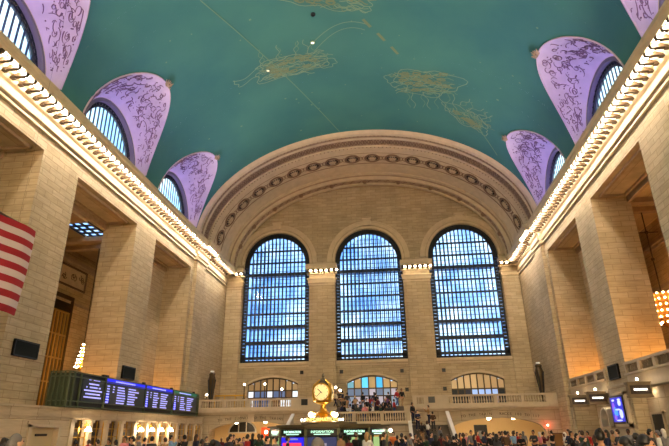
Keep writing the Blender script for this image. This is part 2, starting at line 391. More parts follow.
def build_vault():
    b = MB(); b.smooth = True
    for sg in (-1, 1):
        # column stations (y, zstart)
        strips = []
        y = YB; segs = []
        for yc in lunettes:
            segs.append((y, yc-LA, None)); segs.append((yc-LA, yc+LA, yc)); y = yc+LA
        segs.append((y, YA, None))
        for (ya, yb, yc) in segs:
            cols = []
            if yc is None:
                n = max(1, int((yb-ya)/1.5)+1)
                for i in range(n+1): cols.append((ya+(yb-ya)*i/n, ZC-.4))
            else:
                n = 48
                for i in range(n+1):
                    th = PI*i/n; s = -LA*math.cos(th); cols.append((yc+s, LZ+LH*math.sin(th)))
            vs = []
            for (yy, z0) in cols:
                a0 = math.asin(max(-1, min(1, (z0-ZC)/VB)))
                for k in range(NR+1):
                    a = a0+(PI/2-a0)*k/NR
                    vs.append((sg*VA*math.cos(a), yy, ZC+VB*math.sin(a)))
            fs = []
            for i in range(len(cols)-1):
                for k in range(NR):
                    fs.append((i*(NR+1)+k, i*(NR+1)+k+1, (i+1)*(NR+1)+k+1, (i+1)*(NR+1)+k))
            b.add(vs, fs)
    # painted line figures, kept a hair under the plaster
    r = random.Random(11)
    def stroke(pts, w, mi):
        b.mi = mi; b.smooth = False
        P3 = []
        for i, (x, y) in enumerate(pts):
            a = pts[max(0, i-1)]; c = pts[min(len(pts)-1, i+1)]
            d = Vector((c[0]-a[0], c[1]-a[1])); d = d.normalized() if d.length > 1e-6 else Vector((1, 0)); n = Vector((-d.y, d.x))*w/2
            for q in (n, -n):
                xx, yy = x+q.x, y+q.y; P3.append((xx*.9985, yy, vz(xx)-.03))
        b.add(P3, [(2*i, 2*i+1, 2*i+3, 2*i+2) for i in range(len(pts)-1)])
    def blob(cx, cy, rx, ry, rot, n=40, wob=.18):
        ph = r.random()*6; ph2 = r.random()*6; out = []
        for i in range(n+1):
            a = 2*PI*i/n; k = 1+wob*math.sin(3*a+ph)+wob*.6*math.sin(7*a+ph2)
            x, y = rx*k*math.cos(a), ry*k*math.sin(a)
            out.append((cx+x*math.cos(rot)-y*math.sin(rot), cy+x*math.sin(rot)+y*math.cos(rot)))
        return out
    def wave(x0, y0, x1, y1, amp, n=20, cyc=1.5):
        d = Vector((x1-x0, y1-y0)); nn = Vector((-d.y, d.x)).normalized(); ph = r.random()*6
        return [(x0+d.x*i/n+nn.x*amp*math.sin(cyc*2*PI*i/n+ph), y0+d.y*i/n+nn.y*amp*math.sin(cyc*2*PI*i/n+ph)) for i in range(n+1)]
    def figure(cx, cy, rot, L, Wd, dens, seed, tail=True):
        r.seed(seed); c, s = math.cos(rot), math.sin(rot)
        def X(u, v): return (cx+u*c-v*s, cy+u*s+v*c)
        stroke(blob(cx, cy, L*.5, Wd*.42, rot), .075, 1)
        stroke(blob(*X(L*.5, Wd*.1), L*.16, Wd*.2, rot+.3), .07, 1)
        for k in range(dens):
            u0 = r.uniform(-.45, .35)*L; v0 = r.uniform(-.36, .36)*Wd
            u1 = u0+r.uniform(.1, .35)*L; v1 = v0+r.uniform(-.12, .12)*Wd
            stroke(wave(*X(u0, v0), *X(u1, v1), r.uniform(.05, .16)), r.uniform(.04, .1), r.choice((1, 1, 2, 3)))
        for k in range(4):
            u0 = -.35*L+.22*L*k; stroke(wave(*X(u0, -Wd*.35), *X(u0+r.uniform(-.8, .9), -Wd*.95), .15), .06, 1)
            stroke(wave(*X(u0+.3, -Wd*.35), *X(u0+r.uniform(-.6, 1.1), -Wd*.9), .15), .05, 2)
        if tail: stroke(wave(*X(-L*.48, 0), *X(-L*.95, -Wd*.35), .5, cyc=.8), .08, 1); stroke(wave(*X(-L*.48, .25), *X(-L*.92, -Wd*.2), .45, cyc=.8), .06, 1)
        for k in range(dens//4):
            x, y = X(r.uniform(-.3, .4)*L, r.uniform(-.3, .3)*Wd); stroke(blob(x, y, .35, .16, rot, 12), .16, 3)
    FIGS(figure, stroke, wave)
    r.seed(5)
    for k in range(70):     # little painted stars
        x, y = r.uniform(-15, 15), r.uniform(16, 51); a = r.choice((.05, .06, .09)); stroke([(x-a, y), (x+a, y)], 2*a, 2)
    # long painted ecliptic lines
    stroke([(-10.27+8.1*k/30, 28.71+23.0*k/30+.9*math.sin(PI*k/30)*-.3) for k in range(31)], .08, 2)
    stroke([(12.3+2.3*k/12, 47.4+3.2*k/12) for k in range(13)], .08, 2)
    return struct(b.build('ceiling', [TEAL, GILT, GILT2, GILT3], fix=False))
def FIGS(figure, stroke, wave):
    figure(-5.6, 38.9, .05, 6.6, 3.2, 60, 21, False)
    stroke(wave(-8.2, 38.2, -10.6, 38.2, .35, cyc=.7), .07, 1); stroke(wave(-8.4, 39.2, -10.3, 39.0, .3, cyc=.7), .07, 1); stroke(wave(-10.6, 38.2, -10.3, 39.2, .1), .07, 1)
    arc = [(-3.6+5.4*k/16, 37.6-3.0*math.sin(PI*(.05+.62*k/16))) for k in range(17)]; stroke(arc, .07, 1)
    arc = [(-3.0+4.6*k/16, 38.0-2.7*math.sin(PI*(.05+.62*k/16))) for k in range(17)]; stroke(arc, .06, 1)
    for k in range(7): stroke(wave(-8.0, 37.9+.33*k, -2.2, 37.9+.30*k, .16+.03*k, 26, 1.2), .05, 1)
    figure(7.2, 42.4, 2.95, 6.0, 4.6, 80, 22, False)
    figure(-1.4, 31.6, .3, 6.2, 3.0, 40, 23, False)
    figure(11.0, 46.4, .5, 4.2, 2.8, 30, 24, False)
    for k in range(8): stroke(wave(10.4+.5*k*.5, 45.6, 12.8, 46.0+.35*k, .12), .05, 2)
    for k in range(3): stroke([(1.5+1.15*k, 34.4+1.7*k), (2.1+1.15*k, 35.35+1.7*k)], .26, 3)
build_vault()

def lunette_pt(sg, yc, t, s):
    """t angle 0..pi over the cell, s 0 at the window arch .. 1 at the vault"""
    if t < 0 or t > PI: pass
    r0 = 4.15
    y0, z0 = -r0*math.cos(t), 22.55+r0*math.sin(t)
    y1, z1 = -LA*math.cos(t), LZ+LH*math.sin(t)
    y, z = y0+(y1-y0)*s, z0+(z1-z0)*s
    x1 = vx(z1); x0 = 18.75
    return (sg*(x0+(x1-x0)*s), yc+y, z+.0+.25*math.sin(PI*s)*math.sin(t))
def build_lunettes():
    for sg in (-1, 1):
        for k, yc in enumerate(lunettes):
            if yc < 5: continue
            b = MB(); b.smooth = True; n = 40; q = 8
            vs = [lunette_pt(sg, yc, PI*i/n, j/q) for i in range(n+1) for j in range(q+1)]
            b.add(vs, [(i*(q+1)+j, i*(q+1)+j+1, (i+1)*(q+1)+j+1, (i+1)*(q+1)+j) for i in range(n) for j in range(q)])
            for e in (-1, 1):    # straight feet under the springing
                b.add([(sg*18.75, yc+e*4.15, 22.55), (sg*vx(LZ), yc+e*LA, LZ), (sg*VA, yc+e*LA, 21.3), (sg*18.75, yc+e*4.15, 21.3)], [(0, 1, 2, 3)])
            b.smooth = False
            # raised relief: scrolls, branches and wreaths
            b.mi = 1; r = random.Random(100+k+7*(sg > 0))
            def pt(t, s, lift=.05):
                x, y, z = lunette_pt(sg, yc, t, s); return (x-sg*lift*.8, yc+(y-yc)*(1-lift*.12), z-lift*.4)
            for c in range(150):
                t0 = r.uniform(.25, PI-.25); s0 = r.uniform(.18, .86)
                a = r.uniform(0, 6.28); cur = r.uniform(-1.1, 1.1); pts = []
                t, s = t0, s0
                for m in range(r.choice((4, 5, 7, 9))):
                    pts.append(pt(max(.08, min(PI-.08, t)), max(.14, min(.9, s)))); t += .032*math.cos(a); s += .036*math.sin(a); a += cur
                b.tube(pts, [.042*(1-.6*i/len(pts)) for i in range(len(pts))], 4)
            for c in range(110):
                t0 = r.uniform(.2, PI-.2); s0 = r.uniform(.15, .88); b.ball(pt(t0, s0, .02), r.uniform(.03, .07), 5, 3)
            # crest at the tip
            b.mi = 2; tip = Vector(lunette_pt(sg, yc, PI/2, 1.0))
            for c in range(13):
                a = PI*2*c/13; L_ = r.uniform(.35, .62)
                d = Vector((-sg*.5*math.cos(a), math.sin(a), .35*math.cos(a)))*L_
                b.tube([tip+Vector((-sg*.12, 0, -.15)), tip+Vector((-sg*.2, 0, -.2))+d*.6, tip+Vector((-sg*.3, 0, -.1))+d], [.06, .06, .02], 5)
            b.ball(tip+Vector((-sg*.2, 0, -.2)), .15, 7, 5)
            # moulded edge rib on the vault line
            b.mi = 3
            b.tube([Vector(lunette_pt(sg, yc, PI*i/40, 1.0))+Vector((-sg*.02, 0, -.02)) for i in range(41)], .07, 5)
            struct(b.build('ceiling_lunette', [LILAC, RELIEF, MOULD, LILAC]))
            # window
            t = empty('window_%d' % ({(-1, 2): 4, (-1, 3): 5, (-1, 4): 6, (1, 2): 7, (1, 3): 8, (1, 4): 9}.get((sg, k), 20+k+(sg > 0)*10)), (sg*19.2, yc, 21.4)); struct(t)
            b = MB(); R0, R1 = 3.55, 4.15; zc = 1.15
            ring = []
            n = 28
            for i in range(n+1):
                a = PI*i/n
                for (R, x) in ((R1+.02, -.45), (R1-.28, -.47), (R1-.3, -.05), (R0, -.05), (R0, .15), (R1+.02, .15)): ring.append((sg*x, -R*math.cos(a), zc+R*math.sin(a)))
            b.add(ring, [(i*6+j, i*6+(j+1) % 6, (i+1)*6+(j+1) % 6, (i+1)*6+j) for i in range(n) for j in range(6)])
            b.build('arch_frame', mat('lunette_reveal_stone', rgb(120, 112, 116), .7), t)
            b = MB()
            for i in range(27):    # pierced dark border
                a = PI*(i+.5)/27; b.ball((-sg*.1, -(R0+.16)*math.cos(a), zc+(R0+.16)*math.sin(a)), .12, 6, 4)
            b.tube([(-sg*.08, -R0*math.cos(PI*i/27), zc+R0*math.sin(PI*i/27)) for i in range(28)], .1, 5)
            b.tube([(-sg*.08, -(R0+.3)*math.cos(PI*i/27), zc+(R0+.3)*math.sin(PI*i/27)) for i in range(28)], .07, 5)
            b.build('pierced_border', DMETAL, t)
            b = MB()
            for i in range(-6, 7):
                y = i*.52; h = zc+math.sqrt(max(0, R0*R0-y*y)); b.box(-.01, .03, y-.085, y+.085, 0, h)
            b.box(-.06, .08, -R0, R0, 2.1, 2.36)
            b.build('mullions', mat('lunette_bars', rgb(84, 104, 120), .5, metal=.2), t)
            b = MB(); poly = [(-R0*math.cos(PI*i/27), zc+R0*math.sin(PI*i/27)) for i in range(28)]+[(R0, 0), (-R0, 0)]
            b.add([(.07*sg, p[0], p[1]) for p in poly], [tuple(range(len(poly)))]); b.build('glass', LGLASS, t)
LGLASS = glass_mat('lunette_glass', (.8, 1.0, .92, 1), (.9, 1.0, .95, 1))
build_lunettes()
# spandrel infill between vault foot and outside (keeps the sky out), with round-headed holes for the windows
def upper_wall(sg, name):
    b = MB(); x0, x1 = 18.72, 19.35
    y = YB
    for yc in lunettes:
        if yc < 5: continue
        b.box(sg*x0, sg*x1, y, yc-4.15, 21.3, 30)
        n = 24
        for i in range(n):
            a0, a1 = PI*i/n, PI*(i+1)/n
            ya, za, yb, zb = -4.15*math.cos(a0), 22.55+4.15*math.sin(a0), -4.15*math.cos(a1), 22.55+4.15*math.sin(a1)
            b.prism([(yc+ya, za), (yc+yb, zb), (yc+yb, 30), (yc+ya, 30)], 'x', sg*x0, sg*x1)
        y = yc+4.15
    b.box(sg*x0, sg*x1, y, YE+.8, 21.3, 30)
    b.box(sg*VA, sg*x1, YB, YE+.8, 21.2, 21.36)
    return struct(b.build(name, PLAIN))
upper_wall(-1, 'wall_upper_left'); upper_wall(1, 'wall_upper_right')
b = MB(); b.box(-26.7, 26.7, YB-.4, YB, 0, 35); struct(b.build('wall_back', STONE))
for sg, nm in ((-1, 'wall_gallery_end_left'), (1, 'wall_gallery_end_right')):
    b = MB(); b.box(sg*19.3, sg*26.7, 64.0, 64.5, 0, 19.6); struct(b.build(nm, STONE_D))

# ------------------------------------------------------------------ great arch (coffered soffit) before the end wall
def arch_band(b, secs, n=72, zc=ZC):
    """secs: list of (y, a, bb) ellipses swept half-way round"""
    k = len(secs); vs = []
    for i in range(n+1):
        a = PI*i/n
        for (y, ea, eb) in secs: vs.append((-ea*math.cos(a), y, zc+eb*math.sin(a)))
    b.add(vs, [(i*k+j, i*k+j+1, (i+1)*k+j+1, (i+1)*k+j) for i in range(n) for j in range(k-1)])
def E_(y, d): return (y, VA-d, VB-d)
b = MB(); b.smooth = False
arch_band(b, [E_(51.6, -.1), E_(51.9, .1), E_(52.1, .3), E_(52.5, .34)])                         # outer bead
b.mi = 1; arch_band(b, [E_(52.5, .34), E_(52.55, .18), E_(52.9, .18), E_(52.92, .32)])            # groove
b.mi = 0; arch_band(b, [E_(52.92, .32), E_(53.3, .36), E_(53.32, .22)])
b.mi = 2; arch_band(b, [E_(53.32, .22), E_(54.9, .22)])                                           # guilloche ground
b.mi = 0; arch_band(b, [E_(54.9, .22), E_(54.92, .36), E_(55.3, .4), E_(55.32, .3), E_(57.0, .55), E_(57.02, .48), E_(57.1, .45), E_(60.9, .75), E_(60.92, .85), E_(61.3, .9)])
b.mi = 1; arch_band(b, [E_(61.3, .9), E_(61.32, .98), E_(61.5, 1.0)])
b.mi = 0; arch_band(b, [E_(61.5, 1.0), E_(61.55, 1.35), E_(61.8, 1.4)])
b.mi = 2; arch_band(b, [E_(61.8, 1.4), E_(61.82, 1.3), E_(62.7, 1.36)])
b.mi = 0; arch_band(b, [E_(62.7, 1.36), E_(62.72, 1.5), E_(63.0, 1.55), E_(63.02, 1.45), E_(63.9, 1.2)])
# running ornament
b.mi = 3
def on_arch(a, y, d): return Vector((-(VA-d)*math.cos(a), y, ZC+(VB-d)*math.sin(a)))
N_ = 74
for i in range(N_):
    a = PI*(i+.5)/N_
    for e in (-1, 1):
        b.tube([on_arch(a-.018+.036*k/6, 54.1+e*.5*math.sin(PI*k/6*2), .27) for k in range(7)], .06, 4)
    b.ball(on_arch(a, 54.1, .26), .13, 6, 3)
for i in range(120):
    a = PI*(i+.5)/120
    b.ball(on_arch(a, 52.72, .25), .09, 5, 3); b.ball(on_arch(a, 55.1, .38), .08, 5, 3)
for i in range(46):
    a = PI*(i+.5)/46
    b.tube([on_arch(a-.022+.044*k/5, 62.25+.28*math.sin(PI*k/5*2), 1.36) for k in range(6)], .07, 4)
for i in range(1, 12):
    a = PI*i/12; b.ball(on_arch(a, 62.2, 1.42), .32, 8, 4)
struct(b.build('trim_3', [PLAIN, MOULD, mat('arch_ornament_ground', rgb(176, 152, 124), .7, noise=.1), mat('arch_ornament', rgb(146, 118, 92), .7)]))

# rosettes
def rosette(i, ang):
    d = .62
    c = on_arch(ang, 57.5, .50); nrm = Vector(((VA-d)**-1*math.cos(ang), 0, -math.sin(ang)/(VB-d))); nrm.normalize()
    t = thing('ceiling_rosette', 'round dark-centred plaster rosette in the band of alike rosettes on the great arch', 'rosette', c, 0, 'rosettes on the great arch')
    q = nrm.to_track_quat('Z', 'Y'); t.rotation_mode = 'QUATERNION'; t.rotation_quaternion = q
    return t
proto = None; ROS = 21
for i in range(ROS):
    # spacing equal along the ellipse
    pass
def arch_param(n):
    m = 2000; L_ = [0]; pr = None
    for i in range(m+1):
        a = PI*i/m; p = on_arch(a, 0, .6)
        if pr is not None: L_.append(L_[-1]+(p-pr).length)
        pr = p
    tot = L_[-1]; res = []
    for k in range(n):
        s = tot*(k+1.0)/(n+1); j = min(range(len(L_)), key=lambda q: abs(L_[q]-s)); res.append(PI*j/m)
    return res
for ang in arch_param(18):
    t = rosette(0, ang)
    if proto is None:
        b = MB(); b.lathe([(.98, 0), (.98, .1), (.86, .16), (.74, .1), (.74, 0)], (0, 0, 0), 20); a1 = b.build('outer_ring', mat('rosette_stone', rgb(134, 106, 80), .7), t)
        b = MB(); b.lathe([(.74, .0), (.72, .03), (.01, .03), (.01, 0)], (0, 0, 0), 20); a2 = b.build('recess', mat('rosette_dark', rgb(52, 36, 30), .8), t)
        b = MB()
        for k in range(10):
            a = 2*PI*k/10; b.tube([(.15*math.cos(a), .15*math.sin(a), .06), (.32*math.cos(a), .32*math.sin(a), .14), (.5*math.cos(a), .5*math.sin(a), .05)], [.04, .07, .03], 5)
        b.ball((0, 0, .1), .2, 8, 4); a3 = b.build('petals', mat('rosette_petal', rgb(206, 184, 148), .7), t)
        proto = [a1, a2, a3]
    else:
        for p in proto: q = p.copy(); COL.objects.link(q); q.parent = t
b = MB()
for k, ang in enumerate(arch_param(18*2+1)):
    if k % 2 == 0:
        p = on_arch(ang, 57.5, .52); b.ball(p, .1, 6, 4); b.tube([on_arch(ang-.02, 57.0, .5), on_arch(ang, 57.25, .54), on_arch(ang+.02, 57.0, .5)], .05, 4); b.tube([on_arch(ang-.02, 58.0, .54), on_arch(ang, 57.75, .54), on_arch(ang+.02, 58.0, .54)], .05, 4)
for yy, dd in ((56.35, .44), (58.65, .6)):
    b.tube([on_arch(PI*(.03+.94*i/90), yy, dd) for i in range(91)], .05, 4)
struct(b.build('trim_4', mat('arch_ornament', (0, 0, 0, 1))))

# ------------------------------------------------------------------ end wall with three great windows
WB = [(-16.12, -7.55), (-4.25, 4.25), (7.55, 16.12)]
SILL = 9.75; ARZ = 22.15
def end_wall():
    b = MB(); y0, y1 = YE, YE+.9
    xs = [-19.3] + [v for w in WB for v in w] + [19.3]
    for i in range(0, len(xs), 2): b.box(xs[i], xs[i+1], y0, y1, 0, 22.2)
    # over the arches
    n = 24; prev = -19.3
    for (xa, xb) in WB:
        c = (xa+xb)/2; r = (xb-xa)/2
        b.box(prev, xa, y0, y1, 22.15, 35)
        for i in range(n):
            a0, a1 = PI*i/n, PI*(i+1)/n
            b.prism([(c-r*math.cos(a0), ARZ+r*math.sin(a0)), (c-r*math.cos(a1), ARZ+r*math.sin(a1)), (c-r*math.cos(a1), 35), (c-r*math.cos(a0), 35)], 'y', y0, y1)
        prev = xb
    b.box(prev, 19.3, y0, y1, 22.15, 35)
    # below the sills with the low segmental windows
    for (xa, xb), (la, lb) in zip(WB, ((-14.95, -8.85), (-3.05, 2.85), (8.95, 14.95))):
        b.box(xa, la, y0, y1, 0, SILL); b.box(lb, xb, y0, y1, 0, SILL)
        b.box(la, lb, y0, y1, 0, 4.2)
        c = (la+lb)/2; h = (lb-la)/2
        for i in range(12):
            x_a = la+(lb-la)*i/12; x_b = la+(lb-la)*(i+1)/12
            za = 7.25+.75*(1-((x_a-c)/h)**2); zb = 7.25+.75*(1-((x_b-c)/h)**2)
            b.prism([(x_a, za), (x_b, zb), (x_b, SILL), (x_a, SILL)], 'y', y0, y1)
    struct(b.build('wall_end', STONE))
    # pilasters with entablature, archivolts, sills : trims
    b = MB()
    for (xa, xb) in ((-7.5, -4.3), (4.3, 7.5)):
        b.mi = 1; b.box(xa, xb, YE-.4, YE, 4.2, 20.4); b.mi = 0
        for (z0, z1, d) in ((19.0, 19.12, .08), (19.3, 19.75, .16), (19.75, 19.9, .26), (20.45, 20.6, .3), (20.84, 21.15, 1.35), (21.15, 21.45, 1.5), (21.45, 21.52, 1.35)):
            b.box(xa-min(d, .35), xb+min(d, .35), YE-.4-d*.75, YE, z0, z1)
        b.box(xa, xb, YE-.5, YE, 20.4, 20.84)
    for sg in (-1, 1):
        b.mi = 1; b.box(sg*16.2, sg*18.2, YE-.25, YE, 4.2, 20.4); b.mi = 0
        for (z0, z1, d) in ((19.0, 19.12, .08), (19.3, 19.75, .16), (19.75, 19.9, .26), (20.45, 20.6, .3), (20.84, 21.15, 1.1), (21.15, 21.45, 1.3)):
            b.box(sg*(16.2-min(d, .3)), sg*18.2, YE-.25-d*.75, YE, z0, z1)
    for (xa, xb) in WB:
        b.box(xa, xb, YE-.18, YE+.5, SILL-.35, SILL); b.box(xa, xb, YE-.1, YE, SILL-.6, SILL-.45)
        c = (xa+xb)/2; r = (xb-xa)/2; n = 28
        for (ra, rb, d) in ((r+.05, r+.32, .1), (r+.42, r+.85, .2), (r+.85, r+1.0, .28)):
            for i in range(n):
                a0, a1 = PI*i/n, PI*(i+1)/n
                b.prism([(c-ra*math.cos(a0), ARZ+ra*math.sin(a0)), (c-rb*math.cos(a0), ARZ+rb*math.sin(a0)), (c-rb*math.cos(a1), ARZ+rb*math.sin(a1)), (c-ra*math.cos(a1), ARZ+ra*math.sin(a1))], 'y', YE-d, YE)
        # keystone
        b.box(c-.5, c+.5, YE-.45, YE, ARZ+r+.35, ARZ+r+1.1); b.box(c-.62, c+.62, YE-.55, YE, ARZ+r+1.1, ARZ+r+1.3)
        # round-arched low window heads
    for (la, lb) in ((-14.95, -8.85), (-3.05, 2.85), (8.95, 14.95)):
        c = (la+lb)/2; h = (lb-la)/2
        for i in range(16):
            x_a = la+(lb-la)*i/16; x_b = la+(lb-la)*(i+1)/16
            za = 7.25+.75*(1-((x_a-c)/h)**2); zb = 7.25+.75*(1-((x_b-c)/h)**2)
            b.prism([(x_a, za), (x_b, zb), (x_b, zb+.25), (x_a, za+.25)], 'y', YE-.1, YE+.2)
    b.mi = 2
    for x in [-7.2+.65*(k-.5) for k in range(7)]+[4.52+.62*(k-.5) for k in range(7)]+[-17.05, -16.45, -15.85, 15.85, 16.45, 17.05]: b.box(x-.1, x+.1, YE-1.35, YE-.6, 20.52, 20.86)
    b.box(-7.5, -3.9, YE-1.3, YE-.6, 20.8, 20.838); b.box(4.2, 7.6, YE-1.3, YE-.6, 20.8, 20.838)  # added dark sheets paint shade above the capital bulbs
    struct(b.build('trim_5', [PLAIN, STONE, DARKGILT]))
end_wall()
LINES_Z = [(10.35, .12), (12.15, .22), (14.1, .18), (15.7, .1), (17.6, .1), (19.2, .1), (20.85, .2), (22.4, .1), (24.0, .1)]
BARM = mat('great_window_bars', rgb(40, 50, 66), .5, metal=.3)
FRM = mat('great_window_frame', rgb(34, 36, 38), .55, metal=.3)
def great_window(n, xa, xb):
    c = (xa+xb)/2; r = (xb-xa)/2; t = empty('window_%d' % n, (c, YE+.45, SILL)); struct(t)
    A = ARZ-SILL; ri = r-.55
    b = MB()    # outer dark frame, then pierced border
    b.box(-r, -r+.12, -.1, .25, 0, A); b.box(r-.12, r, -.1, .25, 0, A); b.box(-r, r, -.1, .25, 0, .3); b.box(-r, r, -.06, .1, .42, .75)
    b.box(-ri-.06, -ri+.06, -.1, .2, 0, A); b.box(ri-.06, ri+.06, -.1, .2, 0, A)
    for (ra, rb) in ((r-.14, r), (ri-.06, ri+.08)):
        for i in range(28):
            a0, a1 = PI*i/28, PI*(i+1)/28
            b.prism([(-ra*math.cos(a0), A+ra*math.sin(a0)), (-rb*math.cos(a0), A+rb*math.sin(a0)), (-rb*math.cos(a1), A+rb*math.sin(a1)), (-ra*math.cos(a1), A+ra*math.sin(a1))], 'y', -.1, .2)
    k = int(A/.42)
    for i in range(k):
        z = .5+i*.42
        for e in (-1, 1): b.box(e*(ri), e*r, -.06, .12, z-.18, z+.18)
    for i in range(33):
        a = PI*(i+.5)/33; cc, s_ = math.cos(a), math.sin(a); rm = (ri+r)/2; w = .19
        p = [(-ri*cc-w*s_, A+ri*s_-w*cc), (-r*cc-w*s_, A+r*s_-w*cc), (-r*cc+w*s_, A+r*s_+w*cc), (-ri*cc+w*s_, A+ri*s_+w*cc)]
        b.prism(p, 'y', -.05, .1)
    b.build('window_frame', FRM, t)
    b = MB(); nb_ = 15
    for i in range(1, nb_):
        x = -ri+2*ri*i/nb_; h = A+math.sqrt(max(0, ri*ri-x*x)); b.box(x-.08, x+.08, -.03, .06, .3, h)
    for (z, w) in LINES_Z:
        zz = z-SILL; hw = ri if zz < A else math.sqrt(max(.01, ri*ri-(zz-A)**2)); b.box(-hw, hw, -.07, .14, zz-w, zz+w)
    b.build('mullions', BARM, t)
    b = MB()    # second glazed skin outside, seen through the first
    for i in range(0, nb_):
        x = -ri+2*ri*(i+.5)/nb_; h = A+math.sqrt(max(0, ri*ri-x*x)); b.box(x-.04, x+.04, 1.5, 1.55, .2, h)
    for j in range(30):
        zz = .4+.55*j; hw = ri if zz < A else math.sqrt(max(.01, ri*ri-(zz-A)**2)) if zz < A+ri else 0
        if hw: b.box(-hw, hw, 1.5, 1.55, zz-.03, zz+.03)
    for (z, w) in LINES_Z[1:3]+LINES_Z[6:7]: b.box(-ri, ri, .2, 1.5, z-SILL-.05, z-SILL+.05)
    b.build('outer_skin_bars', mat('outer_skin_bars', rgb(86, 110, 150), .5), t)
    b = MB(); poly = [(-(r-.05)*math.cos(PI*i/28), A+(r-.05)*math.sin(PI*i/28)) for i in range(29)]+[(r-.05, .1), (-r+.05, .1)]
    b.add([(p[0], .08, p[1]) for p in poly], [tuple(range(len(poly)))]); b.build('glass', GLASS2, t)
GLASS2 = glass_mat('great_window_glass', (.30, .46, .72, 1), (.82, .9, 1.0, 1), .4, .4, .66)
for i, (xa, xb) in enumerate(WB): great_window(i+1, xa, xb)

# low windows behind the balcony
def low_window(n, xa, xb, cols, rows, cols_top, cols_low):
    c = (xa+xb)/2; h = (xb-xa)/2; t = empty('window_%d' % n, (c, YE+.35, 4.2)); struct(t)
    def top(x): return 3.05+.75*(1-(x/h)**2)
    b = MB()
    for i in range(cols+1):
        x = -h+2*h*i/cols; b.box(x-.07, x+.07, -.08, .1, 0, top(x))
    for z in rows: b.box(-h, h, -.08, .1, z-.07, z+.07)
    for i in range(16):
        x0 = -h+2*h*i/16; x1 = -h+2*h*(i+1)/16; b.prism([(x0, top(x0)-.15), (x1, top(x1)-.15), (x1, top(x1)+.02), (x0, top(x0)+.02)], 'y', -.1, .12)
    b.build('window_frame', BRONZE, t)
    r = random.Random(n)
    b = MB(); ms = [glow('pane_%d_%d' % (n, k), cc, ss) for k, (cc, ss) in enumerate(cols_top+cols_low)]
    zs = [0]+list(rows)+[3.9]
    for i in range(cols):
        x0 = -h+2*h*i/cols; x1 = -h+2*h*(i+1)/cols
        for j in range(len(zs)-1):
            b.mi = r.randrange(len(cols_top)) if j == len(zs)-2 else len(cols_top)+r.randrange(len(cols_low))
            z1 = zs[j+1] if j < len(zs)-2 else (top(x0)+top(x1))/2-.1
            b.box(x0, x1, .05, .07, zs[j], z1)
    b.build('lit_panes', ms, t)
low_window(13, -14.95, -8.85, 8, (1.5, 2.3), [(rgb(150, 120, 80), .5), (rgb(170, 140, 96), .5)], [(rgb(150, 180, 230), .8), (rgb(90, 110, 150), .6), (rgb(220, 230, 240), .9), (rgb(120, 90, 60), .4)])
low_window(14, -3.05, 2.85, 7, (1.5, 2.35), [(rgb(90, 200, 245), .9), (rgb(110, 170, 190), .7), (rgb(180, 150, 100), .6), (rgb(60, 170, 230), .9)], [(rgb(130, 150, 175), .6), (rgb(180, 175, 190), .6), (rgb(100, 120, 150), .6)])
low_window(15, 8.95, 14.95, 8, (1.35, 2.05), [(rgb(190, 160, 112), .6), (rgb(170, 140, 96), .6)], [(rgb(20, 30, 34), .3), (rgb(150, 180, 230), .8), (rgb(40, 44, 60), .3)])

# end-wall bulbs
for xs_, where in (([-7.2+.65*k for k in range(6)], 'left pilaster between the great windows'), ([4.52+.62*k for k in range(6)], 'right pilaster between the great windows'), ([-16.75, -16.15], 'left corner pilaster'), ([16.15, 16.75], 'right corner pilaster')):
    first = None
    for x in xs_:
        loc = (x, YE-1.1, 20.74)
        if first is None: first = bulb_proto('bare round bulb on the capital of the '+where, 'bulbs on the capital of the '+where, loc, .12, mat('capital_bulb_glow', rgb(255, 236, 190), .4, emit=(1, .80, .52, 1), strength=22))
        else: copy_thing(first[0], first[1], loc)

# cove uplights on the cornice ledge (violet), under each lunette
UP = mat('uplight_housing', rgb(60, 60, 64), .5)
up = None
for sg in (-1, 1):
    for yc in lunettes:
        if yc < 5: continue
        side = 'left' if sg < 0 else 'right'; wh = {21.6: 'nearest the camera', 34.1: 'in the middle', 46.6: 'farthest away'}.get(round(yc, 1), 'beyond the frame')
        lab = 'violet uplight on the %s cornice ledge under the lunette window %s' % (side, wh)
        if up is None:
            up = thing('cove_uplight', lab, 'uplight', (sg*17.35, yc, 21.5), 0, 'violet cove uplights')
            b = MB(); b.prism([(-.15, 0), (.15, 0), (.15, .1), (.1, .1), (.1, .04), (-.1, .04), (-.1, .1), (-.15, .1)], 'y', -3.2, 3.2); upp = [b.build('housing', UP, up)]
        else: copy_thing(up, upp, (sg*17.35, yc, 21.5), 0, lab)
        L = bpy.data.lights.new('cove_light', 'AREA'); L.shape = 'RECTANGLE'; L.size = .18; L.size_y = 6; L.energy = UPLIGHT_W; L.color = (.30, .26, 1.0)
        L.spread = math.radians(150)
        o = bpy.data.objects.new('cove_light', L); COL.objects.link(o)
        o.location = (sg*17.35, yc, 21.6); o.rotation_euler = (PI, sg*math.radians(-8), 0)
# ================================================================== lower level
_f = S.camera.matrix_world.to_3x3()
_C = Vector((2.5497, 0, EYE))
def at(px, py, Y):
    d = _f @ Vector(((px-334.5)/525.0034, -(py-223)/525.0034, -1)); return _C + d*(Y/d.y)

